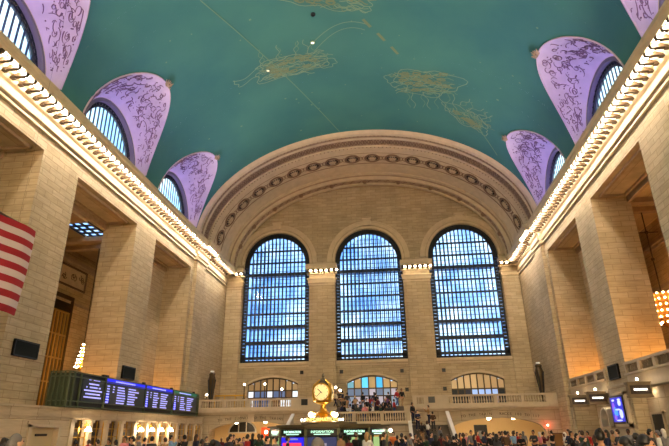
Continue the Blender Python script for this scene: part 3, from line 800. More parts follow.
# ---- ticket office front along the left wall
def ticket_office():
    t = thing('ticket_office', 'long stone ticket office front with open windows under the departure board', 'ticket office', (-17, 0, 0))
    F = 0.0
    bays = [(26.0, 28.0, 'blank')]
    b = MB(); b.box(-1.3, F, 4.0, 55.0, 3.05, 3.42); b.box(-1.3, .12, 4.0, 55.0, 3.3, 3.42); b.box(-1.3, .06, 4.0, 55.0, 2.86, 2.93); b.box(-1.3, F, 4.0, 55.0, 2.78, 3.06)
    b.build('cornice', LOWSTONE, t)
    ys = [32.0+2.06*k for k in range(12)]  # last pilaster at 54.7
    b = MB()
    b.box(-.6, F, 4.0, 27.6, 0, 2.8); b.box(-.6, F, 31.3, 32.0, 0, 2.8); b.box(-.35, F, 28.0, 30.9, 2.45, 2.8)
    b.box(-.35, F, 27.6, 28.0, 0, 2.8); b.box(-.35, F, 30.9, 31.3, 0, 2.8); b.box(-.5, .08, 27.9, 31.0, 2.45, 2.6)
    b.build('wall', LOWSTONE, t)
    for k, y in enumerate(ys):
        if k < 12:
            b = MB(); b.box(-.4, .1, y-.2, y+.2, 0, 2.78); b.box(-.4, .2, y-.28, y+.28, 0, .35); b.box(-.4, .18, y-.26, y+.26, 2.6, 2.78); b.build('pilaster', MARBLE, t)
    b = MB(); b.box(-1.25, -1.15, 26, 55.0, 0, 2.8); b.build('back_partition', mat('ticket_interior', rgb(120, 92, 60), .7), t)
    for k, y in enumerate(ys[:-1]):
        w = MB(); y0, y1 = y+.24, y+1.82
        w.box(-.35, .05, y0, y1, 0, 1.15); w.box(-.4, .15, y0, y1, 1.15, 1.22)
        wo = w.build('counter', MARBLE, t)
        g = MB()
        for q in (0, .5, 1): g.tube([(-.1, y0+(y1-y0)*q, 1.2), (-.1, y0+(y1-y0)*q, 2.7)], .035, 5)
        for z in (1.75, 2.25): g.tube([(-.1, y0, z), (-.1, y1, z)], .025, 5)
        g.build('grille', GOLD, t)
        d = MB(); d.box(-.3, -.26, y0+.3, y1-.3, 1.86, 2.04); d.build('window_sign', BLACK, t)
    # framed doorway, dark sign, pale glazing
    d = MB(); d.box(-.45, .1, 28.0, 28.25, 0, 2.45); d.box(-.45, .1, 30.65, 30.9, 0, 2.45); d.box(-.45, .1, 28.0, 30.9, 2.3, 2.45); d.build('door_frame', MARBLE, t)
    d = MB(); d.box(-.3, -.22, 28.25, 30.65, 0, 2.3); d.build('door_panel', mat('office_door_glass', rgb(196, 178, 138), .3), t)
    d = MB(); d.box(-.2, -.14, 29.0, 30.0, 1.85, 1.97); d.build('door_sign', BLACK, t)
    return t
ticket_office()
LAMPG = glow('warm_lamp_glow', (1, .78, .5, 1), 22)
def counter_lamp(y, lab, glowm=LAMPG):
    t = thing('counter_lamp', lab, 'lamp', (-16.62, y, 2.12), 0, 'lamps at the ticket windows')
    b = MB(); b.tube([(-.28, 0, .32), (-.1, 0, .42), (0, 0, .3)], .025, 5); b.box(-.3, -.27, -.06, .06, .2, .42); b.build('bracket', GOLD, t)
    b = MB(); b.lathe([(.05, .22), (.11, .16), (.2, -.02), (.22, -.05), (.03, -.05)], (0, 0, .02), 10); b.build('shade', glowm, t)
for y, lab in ((33.3, 'cone lamp at the ticket windows, the lone one at the left near the big doorway'), (40.6, 'cone lamp at the ticket windows, first of the four close together'),
               (42.5, 'cone lamp at the ticket windows, second of the four close together'), (44.3, 'cone lamp at the ticket windows, third of the four close together'), (46.2, 'cone lamp at the ticket windows, last of the four close together')):
    counter_lamp(y, lab)

# ---- departure board
def board():
    t = thing('departure_board', 'long black departures board with lit lists in a green frame above the ticket windows', 'departure board', (-16.6, 30.3, 3.42))
    L_ = 21.9
    b = MB(); b.box(-1.1, -.05, .9, L_, .05, 1.98); b.build('housing', BLACK, t)
    b = MB()
    for z in (0.02, .33, 1.72, 1.98): b.box(-.04, .06, 0, L_, z, z+.06)
    for y in (0, .5, 1.25, 4.2, 10.2, 15.6, L_-.35, L_-.06): b.box(-.04, .07, y, y+.07, 0, 2.04)
    for z in (0.02, .33, 1.72, 1.98): b.box(-1.2, 0, -.03, .05, z, z+.06)
    for x in (-1.2, -.9, -.6, -.3): b.box(x, x+.07, -.03, .05, 0, 2.04)
    b.build('frame', GREENM, t)
    b = MB(); b.box(-1.15, -.06, .08, .9, .05, 1.95); b.build('end_cabinet', mat('green_cabinet', rgb(58, 66, 46), .6), t)
    txt = glow('screen_text', rgb(170, 170, 255), .9, False)
    blue = glow('screen_blue', rgb(34, 40, 225), .9, False); green = glow('screen_green', rgb(20, 92, 64), .8, False); scr = mat('screen_black', rgb(10, 12, 12), .3, emit=rgb(12, 14, 14), strength=1)
    r = random.Random(2)
    def screen(y0, y1, head, kind):
        p = MB(); p.box(-.05, -.01, y0, y1, .36, 1.74); po = p.build('screen', scr, t)
        if head: h = MB(); h.box(-.02, .0, y0+.02, y1-.02, 1.70, 1.98); h.build('header_band', head, po)
        w = MB(); wid = y1-y0
        if kind == 'list':
            for k in range(7):
                z = 1.50-.17*k
                for (a, c) in ((.04, .10), (.17, .21) if k < 3 else (.04, .1), (.28, r.uniform(.42, .5)), (.55, r.uniform(.72, .84))):
                    # words as rows of short letter strokes
                    n = max(2, int((c-a)*wid/.12))
                    for i in range(n):
                        yy = y0+a*wid+(c-a)*wid*i/n; w.box(0, .012, yy, yy+(c-a)*wid/n*.8, z-.038, z+.038)
            for i in range(16):
                yy = y0+wid*(.22+.5*i/16); w.box(0, .012, yy, yy+wid*.022, 1.81, 1.9)
        else:
            for k, hw in enumerate((.26, .24, .34, .42, .34, .40)):
                z = 1.72-.2*k-(.06 if k else 0); n = int(hw*2*wid/.13)
                for i in range(n):
                    if r.random() < .12: continue
                    yy = y0+wid*(.5-hw)+2*hw*wid*i/n; w.box(0, .012, yy, yy+2*hw*wid/n*.8, z-.042, z+.042)
        w.build('text_rows', txt, po)
    screen(1.6, 4.15, None, 'info'); screen(4.3, 10.15, blue, 'list'); screen(10.3, 15.5, blue, 'list'); screen(15.8, 21.5, green, 'list')
    b = MB()
    for y in (4.2, 4.6, 10.2, 15.6, 21.0): b.box(-.3, -.1, y-.1, y+.15, 2.04, 2.2)
    b.build('camera_box', BLACK, t)
board()

# ---- black wall plaques (dark display panels) on the piers
def plaque(sg, y0, y1, z0, z1, lab):
    t = thing('pier_panel', lab, 'panel', (sg*W, (y0+y1)/2, (z0+z1)/2), 0, 'dark panels on the stone piers')
    b = MB(); h = (z1-z0)/2; w = (y1-y0)/2
    b.box(0, -sg*.12, -w, w, -h, h); b.build('panel', mat('dark_green_panel', rgb(16, 22, 18), .9), t)
    b = MB()
    for (a, c, d, e) in ((-w, w, h-.07, h), (-w, w, -h, -h+.07), (-w, -w+.07, -h, h), (w-.07, w, -h, h)): b.box(0, -sg*.16, a, c, d, e)
    b.build('frame', DMETAL, t)
plaque(-1, 27.25, 29.35, 6.0, 6.9, 'dark rectangular panel on the nearest left pier above the flag side')
plaque(-1, 39.65, 41.65, 5.9, 6.85, 'dark rectangular panel on the second left pier just over the departure board')
plaque(1, 40.1, 41.9, 5.1, 6.1, 'dark rectangular panel on the right pier above the blue screen')

# ---- right side, gates under the gallery balustrade
def gate_wall():
    b = MB()
    # openings edges again: between piers the wall is set back to 20.2
    for k, y in enumerate(openings): xg = 20.2 if k == 4 else 19.2; b.box(xg, 20.6, y, y+OW, 0, 4.3)
    for y in openings: b.box(W+.02, 21.2, y, y+OW, 4.3, 5.3)
    struct(b.build('wall_gates', LOWSTONE))
gate_wall()
b = MB()
for sg, y0, y1 in ((1, 38.99, 42.83), (1, 51.55, 53.9)):
    b.box(W-.12, W, y0+.3, y1-.3, 0, 4.6); b.box(W-.2, W, y0+.1, y1-.1, 0, 1.75); b.box(W-.3, W, y0+.05, y1-.05, 1.75, 1.85)
    b.box(W-.2, W, y0+.2, y1-.2, 4.6, 4.75)
struct(b.build('trim_6', LOWSTONE))
def gallery_rail(y, lab):
    t = thing('gallery_balustrade', lab, 'balustrade', (W, y, 5.3))
    b = MB(); b.box(-.12, .35, 0, OW, -1.0, -.85); b.box(-.05, .3, 0, OW, -.85, -.1); b.box(-.22, .35, 0, OW, -.12, .0); b.build('base', MARBLE, t)
    b = MB(); b.box(-.15, .35, 0, OW, .56, .72); b.build('top_rail', MARBLE, t)
    for k in range(5):
        yy = OW*k/4; b = MB(); b.box(-.1, .3, max(0, yy-.18), min(OW, yy+.18), 0, .56); b.build('post', MARBLE, t)
    for k in range(4):
        yy = OW*k/4+.2; w = OW/4-.4; b = MB()
        b.box(.12, .2, yy, yy+w, 0, .56)
        for q in range(5): b.lathe([(.05, 0), (.09, .15), (.05, .3), (.08, .45), (.05, .56)], (.05, yy+w*(q+.5)/5, 0), 6)
        b.build('baluster_panel', mat('balustrade_panel', rgb(150, 132, 108), .6), t)
gallery_rail(openings[4], 'stone gallery balustrade in the right wall between the end corner and the blue screen')
gallery_rail(openings[3], 'stone gallery balustrade at the right frame edge under the hanging chandelier')
SIGNW = glow('sign_white', (1, .93, .8, 1), 1.9)
def gate_sign(y, lab, z=3.98):
    t = thing('gate_sign', lab, 'sign', (17.55, y, z), 0, 'lit gate signs on the right wall')
    b = MB(); w = .66
    b.box(-w, w, -.2, .25, -.36, .34); b.box(-w-.07, w+.07, -.26, .3, .34, .46); b.box(-w-.04, w+.04, -.24, .28, -.46, -.36)
    b.box(w, .75, -.05, .1, -.1, .15); b.build('casing', mat('sign_casing', rgb(128, 108, 76), .5), t)
    b = MB(); b.box(-w*.9, w*.9, -.23, -.2, -.26, .25); b.build('dark_face', mat('sign_face_brown', rgb(60, 44, 34), .5), t)
    b = MB(); b.box(-w*.6, w*.6, -.245, -.23, -.06, .06); b.build('lit_lettering', SIGNW, t)
    b = MB(); b.lathe([(.05, .46), (.03, .55), (.02, .58)], (0, 0, 0), 6); b.build('globe_stem', BRONZE, t)
    b = MB(); b.ball((0, 0, .62), .08, 8, 5); b.build('globe', LAMPG, t)
gate_sign(47.6, 'lit gate sign on the right wall nearest the far corner of the three')
gate_sign(43.4, 'lit gate sign on the right wall directly left of the blue screen')
gate_sign(35.9, 'lit gate sign on the right wall right of the blue screen', 4.05)
# down-lights in the gate soffits
DL = glow('downlight_glow', (1, .82, .55, 1), 30)
def downlight(loc, lab, grp, r=.12):
    t = thing('downlight', lab, 'lamp', loc, 0, grp)
    b = MB(); b.lathe([(r+.06, 0), (r+.06, .05), (.02, .05)], (0, 0, 0), 10); b.build('rim', BRONZE, t)
    b = MB(); b.lathe([(.01, -.03), (r, -.03), (r, 0)], (0, 0, 0), 10); b.build('lens', DL, t)
for i, y in enumerate((45.9, 50.0, 37.6, 33.5)):
    downlight((18.85, y, 4.24), ('small round downlight in the gate ceiling left of the blue screen', 'small round downlight in the gate ceiling nearest the far right corner', 'small round downlight in the gate ceiling just right of the blue screen', 'small round downlight in the gate ceiling at the right frame edge')[i], 'downlights over the right wall gates')
# blue advertising screen
def led_screen():
    t = thing('display_screen', 'tall glowing blue display screen with purple figures on the right pier', 'screen', (18.0, 40.75, 3.05))
    b = MB(); b.box(-.12, .3, -1.15, 1.15, -.92, .92); b.build('casing', BLACK, t)
    b = MB()
    for (a, c, d, e) in ((-1.4, 1.4, .92, 1.12), (-1.4, 1.4, -1.12, -.92), (-1.4, -1.15, -1.12, 1.12), (1.15, 1.4, -1.12, 1.12)): b.box(-.05, .3, a, c, d, e)
    b.build('stone_frame', MARBLE, t)
    b = MB(); b.box(-.14, -.12, -1.0, 1.0, -.8, .8); p = b.build('screen', glow('led_blue', rgb(44, 50, 190), .9), t)
    b = MB(); b.mi = 0
    r = random.Random(4)
    for (y, z, ry, rz, m) in ((-.55, .42, .26, .2, 0), (-.6, -.3, .28, .3, 0), (.55, .15, .2, .35, 1), (.4, -.1, .2, .3, 2), (-.1, 0, .45, .06, 0), (.5, .62, .22, .07, 0), (-.55, .64, .25, .07, 0), (.45, -.5, .2, .2, 1), (.1, -.22, .16, .2, 2), (-.1, -.7, .5, .05, 0)):
        b.mi = m; b.lathe([(.001, -.17), (1, -.17), (1, -.14)], (0, 0, 0), 10, 'x')
        n0 = len(b.v)-30
        for i in range(n0, len(b.v)): x, yy, zz = b.v[i]; b.v[i] = (x, y+yy*ry, z+zz*rz)
    b.build('picture_shapes', [glow('led_pale', rgb(190, 200, 255), 1.0), glow('led_pink', rgb(140, 90, 210), .8), glow('led_cyan', rgb(70, 150, 240), .9)], p)
led_screen()
# dark doorway and pale arched niche in the gate recess
t = empty('door_1', (19.18, 37.85, 0)); struct(t); 
b = MB(); b.box(-.06, .02, -.75, .75, 0, 2.65); b.build('door_leaf', mat('dark_doorway', rgb(16, 26, 22), .5), t)
b = MB(); b.box(-.1, .02, -.9, -.75, 0, 2.8); b.box(-.1, .02, .75, .9, 0, 2.8); b.box(-.1, .02, -.9, .9, 2.65, 2.8); b.build('door_frame', MARBLE, t)
def arch_strip(b, xc, hw, z0, rise, x0, x1, wd, axis='x', n=14):
    for i in range(n):
        a0, a1 = PI*i/n, PI*(i+1)/n
        P0 = (xc-hw*math.cos(a0), z0+rise*math.sin(a0)); P1 = (xc-hw*math.cos(a1), z0+rise*math.sin(a1))
        Q0 = (xc-(hw+wd)*math.cos(a0), z0+(rise+wd)*math.sin(a0)); Q1 = (xc-(hw+wd)*math.cos(a1), z0+(rise+wd)*math.sin(a1))
        b.prism([P0, P1, Q1, Q0], axis, x0, x1)
b = MB()
arch_strip(b, 47.2, 3.2, 2.0, 1.3, 20.0, 20.2, .3); arch_strip(b, 34.0, 2.4, 2.0, 1.3, 19.05, 19.2, .3)
struct(b.build('trim_7', MARBLE))
t = thing('arched_niche', 'pale hooded arched niche beside the left edge of the blue screen', 'niche', (19.1, 45.9, 2.0))
b = MB(); arch_strip(b, 0, .75, .5, .75, -.4, .4, .12); b.box(-.4, .4, -.87, -.75, 0, .5); b.box(-.4, .4, .75, .87, 0, .5); b.build('hood', WMARBLE, t)
b = MB(); b.prism([(-.75*math.cos(PI*i/12), .5+.75*math.sin(PI*i/12)) for i in range(13)]+[(.75, 0), (-.75, 0)], 'x', .3, .4); b.build('back', mat('niche_brown', rgb(96, 66, 34), .6), t)
b = MB(); b.box(-.3, 1.1, -.8, .8, -.25, 0); b.box(.4, 1.1, -.87, .87, 0, 1.35); b.build('bracket', LOWSTONE, t)

# ---- balcony across the end
BYF = 55.5; BZ = 4.15
def balcony():
    t = thing('balcony', 'wide marble balcony with arched passages below crossing the end wall', 'balcony', (0, BYF, 0))
    b = MB()
    b.box(-W, W, 0, 8.3, 3.85, BZ)
    n = 26
    for (xa, xb, zs, rise) in ((-16.6, -7.6, 1.75, 1.2), (7.6, 16.6, 1.75, 1.2)):
        c = (xa+xb)/2; h = (xb-xa)/2
        for i in range(n):
            x0 = xa+(xb-xa)*i/n; x1 = xa+(xb-xa)*(i+1)/n
            z0 = zs+rise*math.sqrt(max(0, 1-((x0-c)/h)**2)); z1 = zs+rise*math.sqrt(max(0, 1-((x1-c)/h)**2))
            b.prism([(x0, z0), (x1, z1), (x1, 3.9), (x0, 3.9)], 'y', 0, .7)
    b.box(-W, -16.6, 0, .7, 0, 3.9); b.box(-7.6, 7.6, 0, .7, 0, 3.9); b.box(16.6, W, 0, .7, 0, 3.9)
    b.build('front_wall', LOWSTONE, t)
    b = MB(); b.box(-W, W, -.15, .05, 3.62, 3.75); b.box(-W, W, -.3, .05, 3.75, 3.86); b.box(-W, -3.6, -.5, .05, 3.86, 4.2); b.box(3.6, W, -.5, .05, 3.86, 4.2); b.box(-3.6, 3.6, -.4, .05, 3.86, 4.1)
    for c in (-12.1, 12.1): b.box(c-.35, c+.35, -.12, .0, 2.9, 3.7)
    b.build('cornice_moulding', MARBLE, t)
    for (xa, xb) in ((-W, -4.2), (4.2, W)): b = MB(); b.box(xa, xb, -.42, .0, 4.95, 5.12); b.build('rail', MARBLE, t); b = MB(); b.box(xa, xb, -.4, -.02, 4.2, 4.32); b.build('plinth', MARBLE, t)
    for (xa, xb) in ((-8.0, -4.2), (4.2, 4.6), (5.3, 7.7), (-W, -17.3), (16.9, W), (-12.6, -12.2), (12.0, 12.4), (-15.0, -14.7), (14.6, 14.9), (9.8, 10.0), (-10.2, -10.0)): b = MB(); b.box(xa, xb, -.4, -.02, 4.32, 4.95); b.build('pedestal', MARBLE, t)
    for x in (-6.6, 6.05): q = MB(); q.box(x-.32, x+.32, -.46, -.38, 4.4, 4.98); q.build('vent_grille', BLACK, t)
    # balusters: nearest hundred as parts
    xs = []
    for (xa, xb) in ((-17.3, -15.0), (-14.7, -12.6), (-12.2, -10.2), (-10.0, -8.0), (4.6, 5.3), (7.7, 9.8), (10.0, 12.0), (12.4, 14.6), (14.9, 16.9)):
        m = int((xb-xa)/.235); xs += [xa+(xb-xa)*(i+.5)/m for i in range(m)]
    prof = [(.045, 0), (.045, .06), (.085, .2), (.06, .38), (.04, .52), (.05, .63)]
    base = MB().lathe(prof, (0, 0, 0), 6).build('baluster', MARBLE, t, (xs[0], -.2, 4.32))
    for x in xs[1:100]: c = base.copy(); COL.objects.link(c); c.location = (x, -.2, 4.32)
    # dark letters carved over the arches
    letters = mat('carved_letters', rgb(84, 66, 48), .7)
    def carve(txt, xc, zc, sp, curve):
        for i, ch in enumerate(txt):
            if ch == ' ': continue
            x = xc+sp*(i-(len(txt)-1)/2); z = zc-curve*(x-(12.1 if x > 0 else -12.1))**2
            text_mesh('letter', ch, .34, letters, t, (x, -.02, z), (PI/2, 0, 0), .012)
    carve('TRACKS 100 TO 117', 14.2, 3.3, .235, .018); carve('TO THE TRAINS', 10.35, 3.3, .25, .018)
    carve('TO THE TRAINS', -10.4, 3.3, .25, .018); carve('TO THE SUBWAY', -14.0, 3.3, .25, .018)
    b = MB()   # passage walls beneath
    b.box(-7.6, -7.4, .7, 8.3, 0, 3.85); b.box(7.4, 7.6, .7, 8.3, 0, 3.85)
    b.build('passage_wall', LOWSTONE, t)
    for xa, xb in ((-W+.01, -7.61), (7.61, W-.01)): b = MB(); b.box(xa, xb, 7.4, 7.6, 0, 3.84); b.build('passage_back', mat('passage_cream', rgb(236, 206, 150), .6), t)
balcony()
# passage lights
for i, (x, y, e, lab) in enumerate(((-14.5, 58.5, 90, 'round ceiling light in the left passage under the balcony, near the wall'), (-11.2, 58.0, 90, 'round ceiling light in the left passage under the balcony, middle'), (-8.8, 58.5, 60, 'round ceiling light in the left passage under the balcony, by the booth'),
     (9.4, 58.5, 120, 'round ceiling light in the right passage under the balcony, leftmost'), (11.8, 58.0, 120, 'round ceiling light in the right passage under the balcony, middle'), (14.3, 58.5, 60, 'round ceiling light in the right passage under the balcony, rightmost'))):
    t = thing('passage_light', lab, 'lamp', (x, y, 3.0), 0, 'lights in the passages under the balcony')
    b = MB(); b.tube([(0, 0, .1), (0, 0, .85)], .03, 5); b.build('stem', BRONZE, t)
    b = MB(); b.smooth = True; b.ball((0, 0, 0), .2, 10, 6); b.build('globe', glow('passage_globe', (1, .8, .52, 1), 26), t)
# passage contents
def lunette_grille():
    t = thing('arched_transom', 'dark three-pane arched window inside the left passage under the balcony', 'window', (-15.0, 62.8, 2.0))
    b = MB(); arch_strip(b, 0, 1.5, 0, 1.1, -.1, .1, .14, 'y'); b.box(-1.64, 1.64, -.1, .1, -.12, 0); b.box(-.5, -.4, -.1, .1, 0, 1.05); b.box(.4, .5, -.1, .1, 0, 1.05); b.build('frame', WMARBLE, t)
    b = MB(); b.prism([(-1.5*math.cos(PI*i/14), 1.1*math.sin(PI*i/14)) for i in range(15)], 'y', -.03, .03); b.build('panes', mat('dark_window_panes', rgb(40, 34, 26), .3), t)
lunette_grille()
def poster_stand(loc, w, h, m, lab, name='information_sign', z0=0.9):
    t = thing(name, lab, 'sign', loc)
    b = MB(); b.box(-w/2, w/2, -.12, .12, z0, z0+h); b.build('panel', m, t)
    b = MB(); b.box(-w/2*.5, -w/2*.4, -.05, .05, 0, z0); b.box(w/2*.4, w/2*.5, -.05, .05, 0, z0); b.box(-w/2*.7, w/2*.7, -.3, .3, 0, .06); b.build('stand', DMETAL, t)
    return t
t = poster_stand((10.15, 53.0, 0), 1.15, 1.75, BLACK, 'black free-standing sign with pale notice before the right passage', z0=.55)
b = MB(); b.box(-.25, .25, -.14, -.12, 1.1, 1.8); b.build('notice', mat('pale_notice', rgb(130, 130, 128), .5), t)
poster_stand((-10.6, 56.9, 0), 1.5, 1.0, glow('red_orange_sign', rgb(226, 84, 40), .8), 'glowing orange-red sign in the left passage under the balcony', z0=1.4)
t = poster_stand((-9.0, 52.5, 0), 1.1, .8, BLACK, 'small black sign on a stand left of the information booth', z0=1.3)
t = thing('wooden_kiosk', 'brown wooden kiosk against the far right corner under the red light', 'kiosk', (16.6, 52.4, 0))
b = MB(); b.box(-.42, .42, -.35, .35, 0, 1.45); b.build('body', mat('kiosk_wood', rgb(128, 84, 30), .5), t)
b = MB(); b.box(-.47, .47, -.4, .4, 1.45, 1.53); b.build('top', mat('kiosk_wood_dark', rgb(96, 60, 24), .5), t)
t = thing('red_lamp', 'small glowing red lamp on the corner wall above the wooden kiosk', 'lamp', (16.75, 55.3, 2.2))
b = MB(); b.ball((0, 0, 0), .09, 8, 5); b.build('bulb', glow('red_lamp_glow', (1, .1, .06, 1), 30), t)
b = MB(); b.box(-.05, .05, .05, .2, -.1, .1); b.tube([(0, .05, -.1), (0, .05, -.8)], .02, 5); b.build('fitting', DMETAL, t)
# small dark vents in the end wall
for (x, z, lab) in ((-8.4, 8.5, 'left of the first pilaster'), (-3.65, 8.45, 'just right of the first pilaster'), (3.45, 8.4, 'just left of the second pilaster'), (8.25, 8.35, 'right of the second pilaster, upper'), (8.2, 6.3, 'right of the second pilaster, lower'), (3.9, 6.3, 'left of the second pilaster, lower')):
    t = thing('wall_vent', 'small dark square vent in the end wall '+lab, 'vent', (x, YE, z), 0, 'small square vents in the end wall')
    b = MB(); b.box(-.2, .2, -.06, .02, -.2, .2); b.build('cover', BLACK, t)
    b = MB(); b.box(-.24, .24, -.08, 0, .2, .24); b.box(-.24, .24, -.08, 0, -.24, -.2); b.build('rim', MOULD, t)

# ---- landing and stairs
def stairs():
    t = thing('grand_staircase', 'marble staircase landing before the balcony with flights down either side', 'staircase', (0, 50, 0))
    b = MB(); n = 20; h = 2.75; c = 0; zs, rise = .4, 1.45
    # front wall with one low arch
    b.box(-3.6, -h, 0, .5, 0, 2.5); b.box(h, 3.6, 0, .5, 0, 2.5)
    for i in range(n):
        x0 = -h+2*h*i/n; x1 = -h+2*h*(i+1)/n
        z0 = zs+rise*math.sqrt(max(0, 1-(x0/h)**2)); z1 = zs+rise*math.sqrt(max(0, 1-(x1/h)**2))
        b.prism([(x0, z0), (x1, z1), (x1, 2.5), (x0, 2.5)], 'y', 0, .5)
    b.build('front_wall', LOWSTONE, t)
    b = MB(); b.box(-7.3, 7.3, 2.0, 5.48, 2.3, 2.5); b.box(-3.6, 3.6, 0, 2.0, 2.3, 2.5); b.box(-3.6, -3.4, .5, 5.48, 0, 2.3); b.box(3.4, 3.6, .5, 5.48, 0, 2.3); b.build('landing', MARBLE, t)
    b = MB(); b.box(-3.4, 3.4, 3.2, 3.3, 0, 2.3); b.build('vault_back', mat('under_stair_glow', rgb(236, 190, 120), .6), t)
    b = MB()
    for k in range(9): b.box(-3.3, 3.3, 1.6+.4*k, 5.05, 2.5+.18*k, 2.5+.18*(k+1))
    b.build('upper_steps', mat('stair_tread_stone', rgb(96, 84, 72), .6), t)
    for sg in (-1, 1):
        b = MB(); m = 15
        for k in range(m): b.box(sg*3.75, sg*7.1, 2.0-.43*(k+1), 2.0-.43*k, 0, 2.5-2.5/m*(k+1)+.001)
        b.build('flight', mat('stair_tread_stone', rgb(120, 104, 90), .6), t)
        for x in (3.6, 7.1):
            b = MB(); b.prism([(2.0, 2.3), (2.0, 3.35), (-4.6, .85), (-4.6, 0), (-4.2, 0)], 'x', sg*x, sg*(x+.16))
            b.build('side_parapet', MARBLE, t)
            b = MB(); b.prism([(2.1, 3.38), (2.1, 3.52), (-4.7, 1.0), (-4.7, .86)], 'x', sg*(x-.07), sg*(x+.23)); b.box(sg*(x-.12), sg*(x+.28), -4.95, -4.6, 0, 1.15)
            b.build('handrail', WMARBLE, t)
        b = MB(); b.box(sg*3.6, sg*3.76, .0, 2.0, 2.5, 3.5); b.build('side_parapet', MARBLE, t)
    b = MB(); b.box(-3.7, 3.7, -.1, .2, 3.38, 3.54); b.box(-3.7, 3.7, -.1, .2, 2.44, 2.72); b.build('rail', MARBLE, t)
    for x in (-3.6, -1.25, 1.25, 3.6): b = MB(); b.box(x-.16, x+.16, -.08, .18, 2.7, 3.4); b.build('post', MARBLE, t)
    base = None
    for k in range(32):
        x = -3.4+6.8*(k+.5)/32
        if min(abs(x-q) for q in (-1.25, 1.25)) < .2: continue
        if base is None: base = MB().lathe([(.04, 0), (.04, .06), (.085, .2), (.06, .38), (.04, .5), (.05, .68)], (0, 0, 0), 6).build('baluster', MARBLE, t, (x, .05, 2.72))
        else: c_ = base.copy(); COL.objects.link(c_); c_.location = (x, .05, 2.72)
stairs()
t = thing('alcove_lamp', 'warm round lamp in the low arch beneath the staircase landing', 'lamp', (1.2, 52.3, 1.95))
b = MB(); b.ball((0, 0, 0), .12, 8, 5); b.build('globe', glow('passage_globe', (1, .8, .52, 1), 26), t)
b = MB(); b.tube([(0, 0, .1), (0, 0, .38)], .03, 5); b.build('stem', BRONZE, t)

# ---- lamp posts on the balcony rail
def rail_lamp(px, z, lab, n=1, y=55.35, s=1.0):
    x = px
    t = thing('rail_lamp', lab, 'lamp', (x, y, 5.1), 0, 'globe lamps along the balcony rail')
    h = z-5.1
    b = MB(); b.lathe([(.16, 0), (.16, .08), (.06, .14), (.045, h*.5), (.06, h*.55), (.04, h-.12), (.09, h-.1), (.02, h-.06)], (0, 0, 0), 8); b.build('post', BRONZE, t)
    b = MB(); b.smooth = True; b.ball((0, 0, h), .12, 8, 6); b.build('globe', glow('rail_globe', (1, .84, .6, 1), 7), t)
rail_lamp(-12.95, 6.55, 'globe lamp post on the balcony rail left of the low left window')
rail_lamp(-10.8, 6.55, 'globe lamp post on the balcony rail before the low left window, left one')
rail_lamp(-9.0, 6.0, 'short globe lamp post on the balcony rail before the low left window, right one')
rail_lamp(-4.55, 5.95, 'short globe lamp on the balcony rail end just left of the clock')
rail_lamp(-16.9, 5.6, 'short globe lamp on the balcony rail by the left wall')
t = thing('twin_lamp', 'twin globe lamp post right of the golden clock before the blue window', 'lamp', (-3.2, 55.2, 4.15))
b = MB(); b.lathe([(.16, 0), (.16, .1), (.05, .2), (.04, 1.5)], (0, 0, 0), 8); b.tube([(-.22, 0, 1.75), (-.1, 0, 1.5), (.1, 0, 1.3), (.22, 0, 1.45)], .03, 5); b.build('post', BRONZE, t)
b = MB(); b.ball((-.22, 0, 1.9), .12, 8, 6); b.build('globe', glow('rail_globe', (1, .84, .6, 1), 7), t)
b = MB(); b.ball((.22, 0, 1.6), .12, 8, 6); b.build('globe', glow('rail_globe', (1, .84, .6, 1), 7), t)
# bronze torcheres by the end corners
def torchere(x, y, lab, s=1):
    t = thing('torchere', lab, 'floor lamp', (x, y, 4.15), 0, 'tall bronze torcheres on the balcony')
    b = MB(); b.lathe([(.22, 0), (.24, .15), (.12, .3), (.12, .8), (.2, 1.6), (.3, 2.3), (.38, 3.0), (.40, 3.3), (.3, 3.6), (.36, 3.8), (.2, 3.95)], (0, 0, 0), 9); b.build('column', BRONZE, t)
    b = MB()
    for k in range(6): a = PI*k/3; b.tube([(.15*math.cos(a), .15*math.sin(a), .9), (.33*math.cos(a), .33*math.sin(a), 2.3), (.43*math.cos(a), .43*math.sin(a), 3.2)], .05, 4)
    b.build('fluting', DMETAL, t)
    b = MB(); b.lathe([(.15, 3.95), (.24, 4.08), (.2, 4.12), (.02, 4.12)], (0, 0, 0), 9); b.build('bowl', mat('frosted_bowl', rgb(230, 226, 214), .4, emit=(1, .9, .75, 1), strength=.12), t)
torchere(17.3, 57.6, 'tall tapered bronze torchere on the balcony against the right corner wall')
torchere(-17.3, 57.8, 'tall tapered bronze torchere on the balcony against the left corner wall')
t = thing('bench_rail', 'golden yellow railing on the balcony at the left wall', 'railing', (-16.0, 59.5, 4.15))
b = MB(); b.tube([(-1.4, 0, 1.6), (2.0, 0, 1.6)], .09, 6); b.build('top_bar', GOLD, t)
for x in (-1.4, -.3, .9, 2.0): b = MB(); b.tube([(x, 0, 0), (x, 0, 1.55)], .05, 5); b.build('post', GOLD, t)

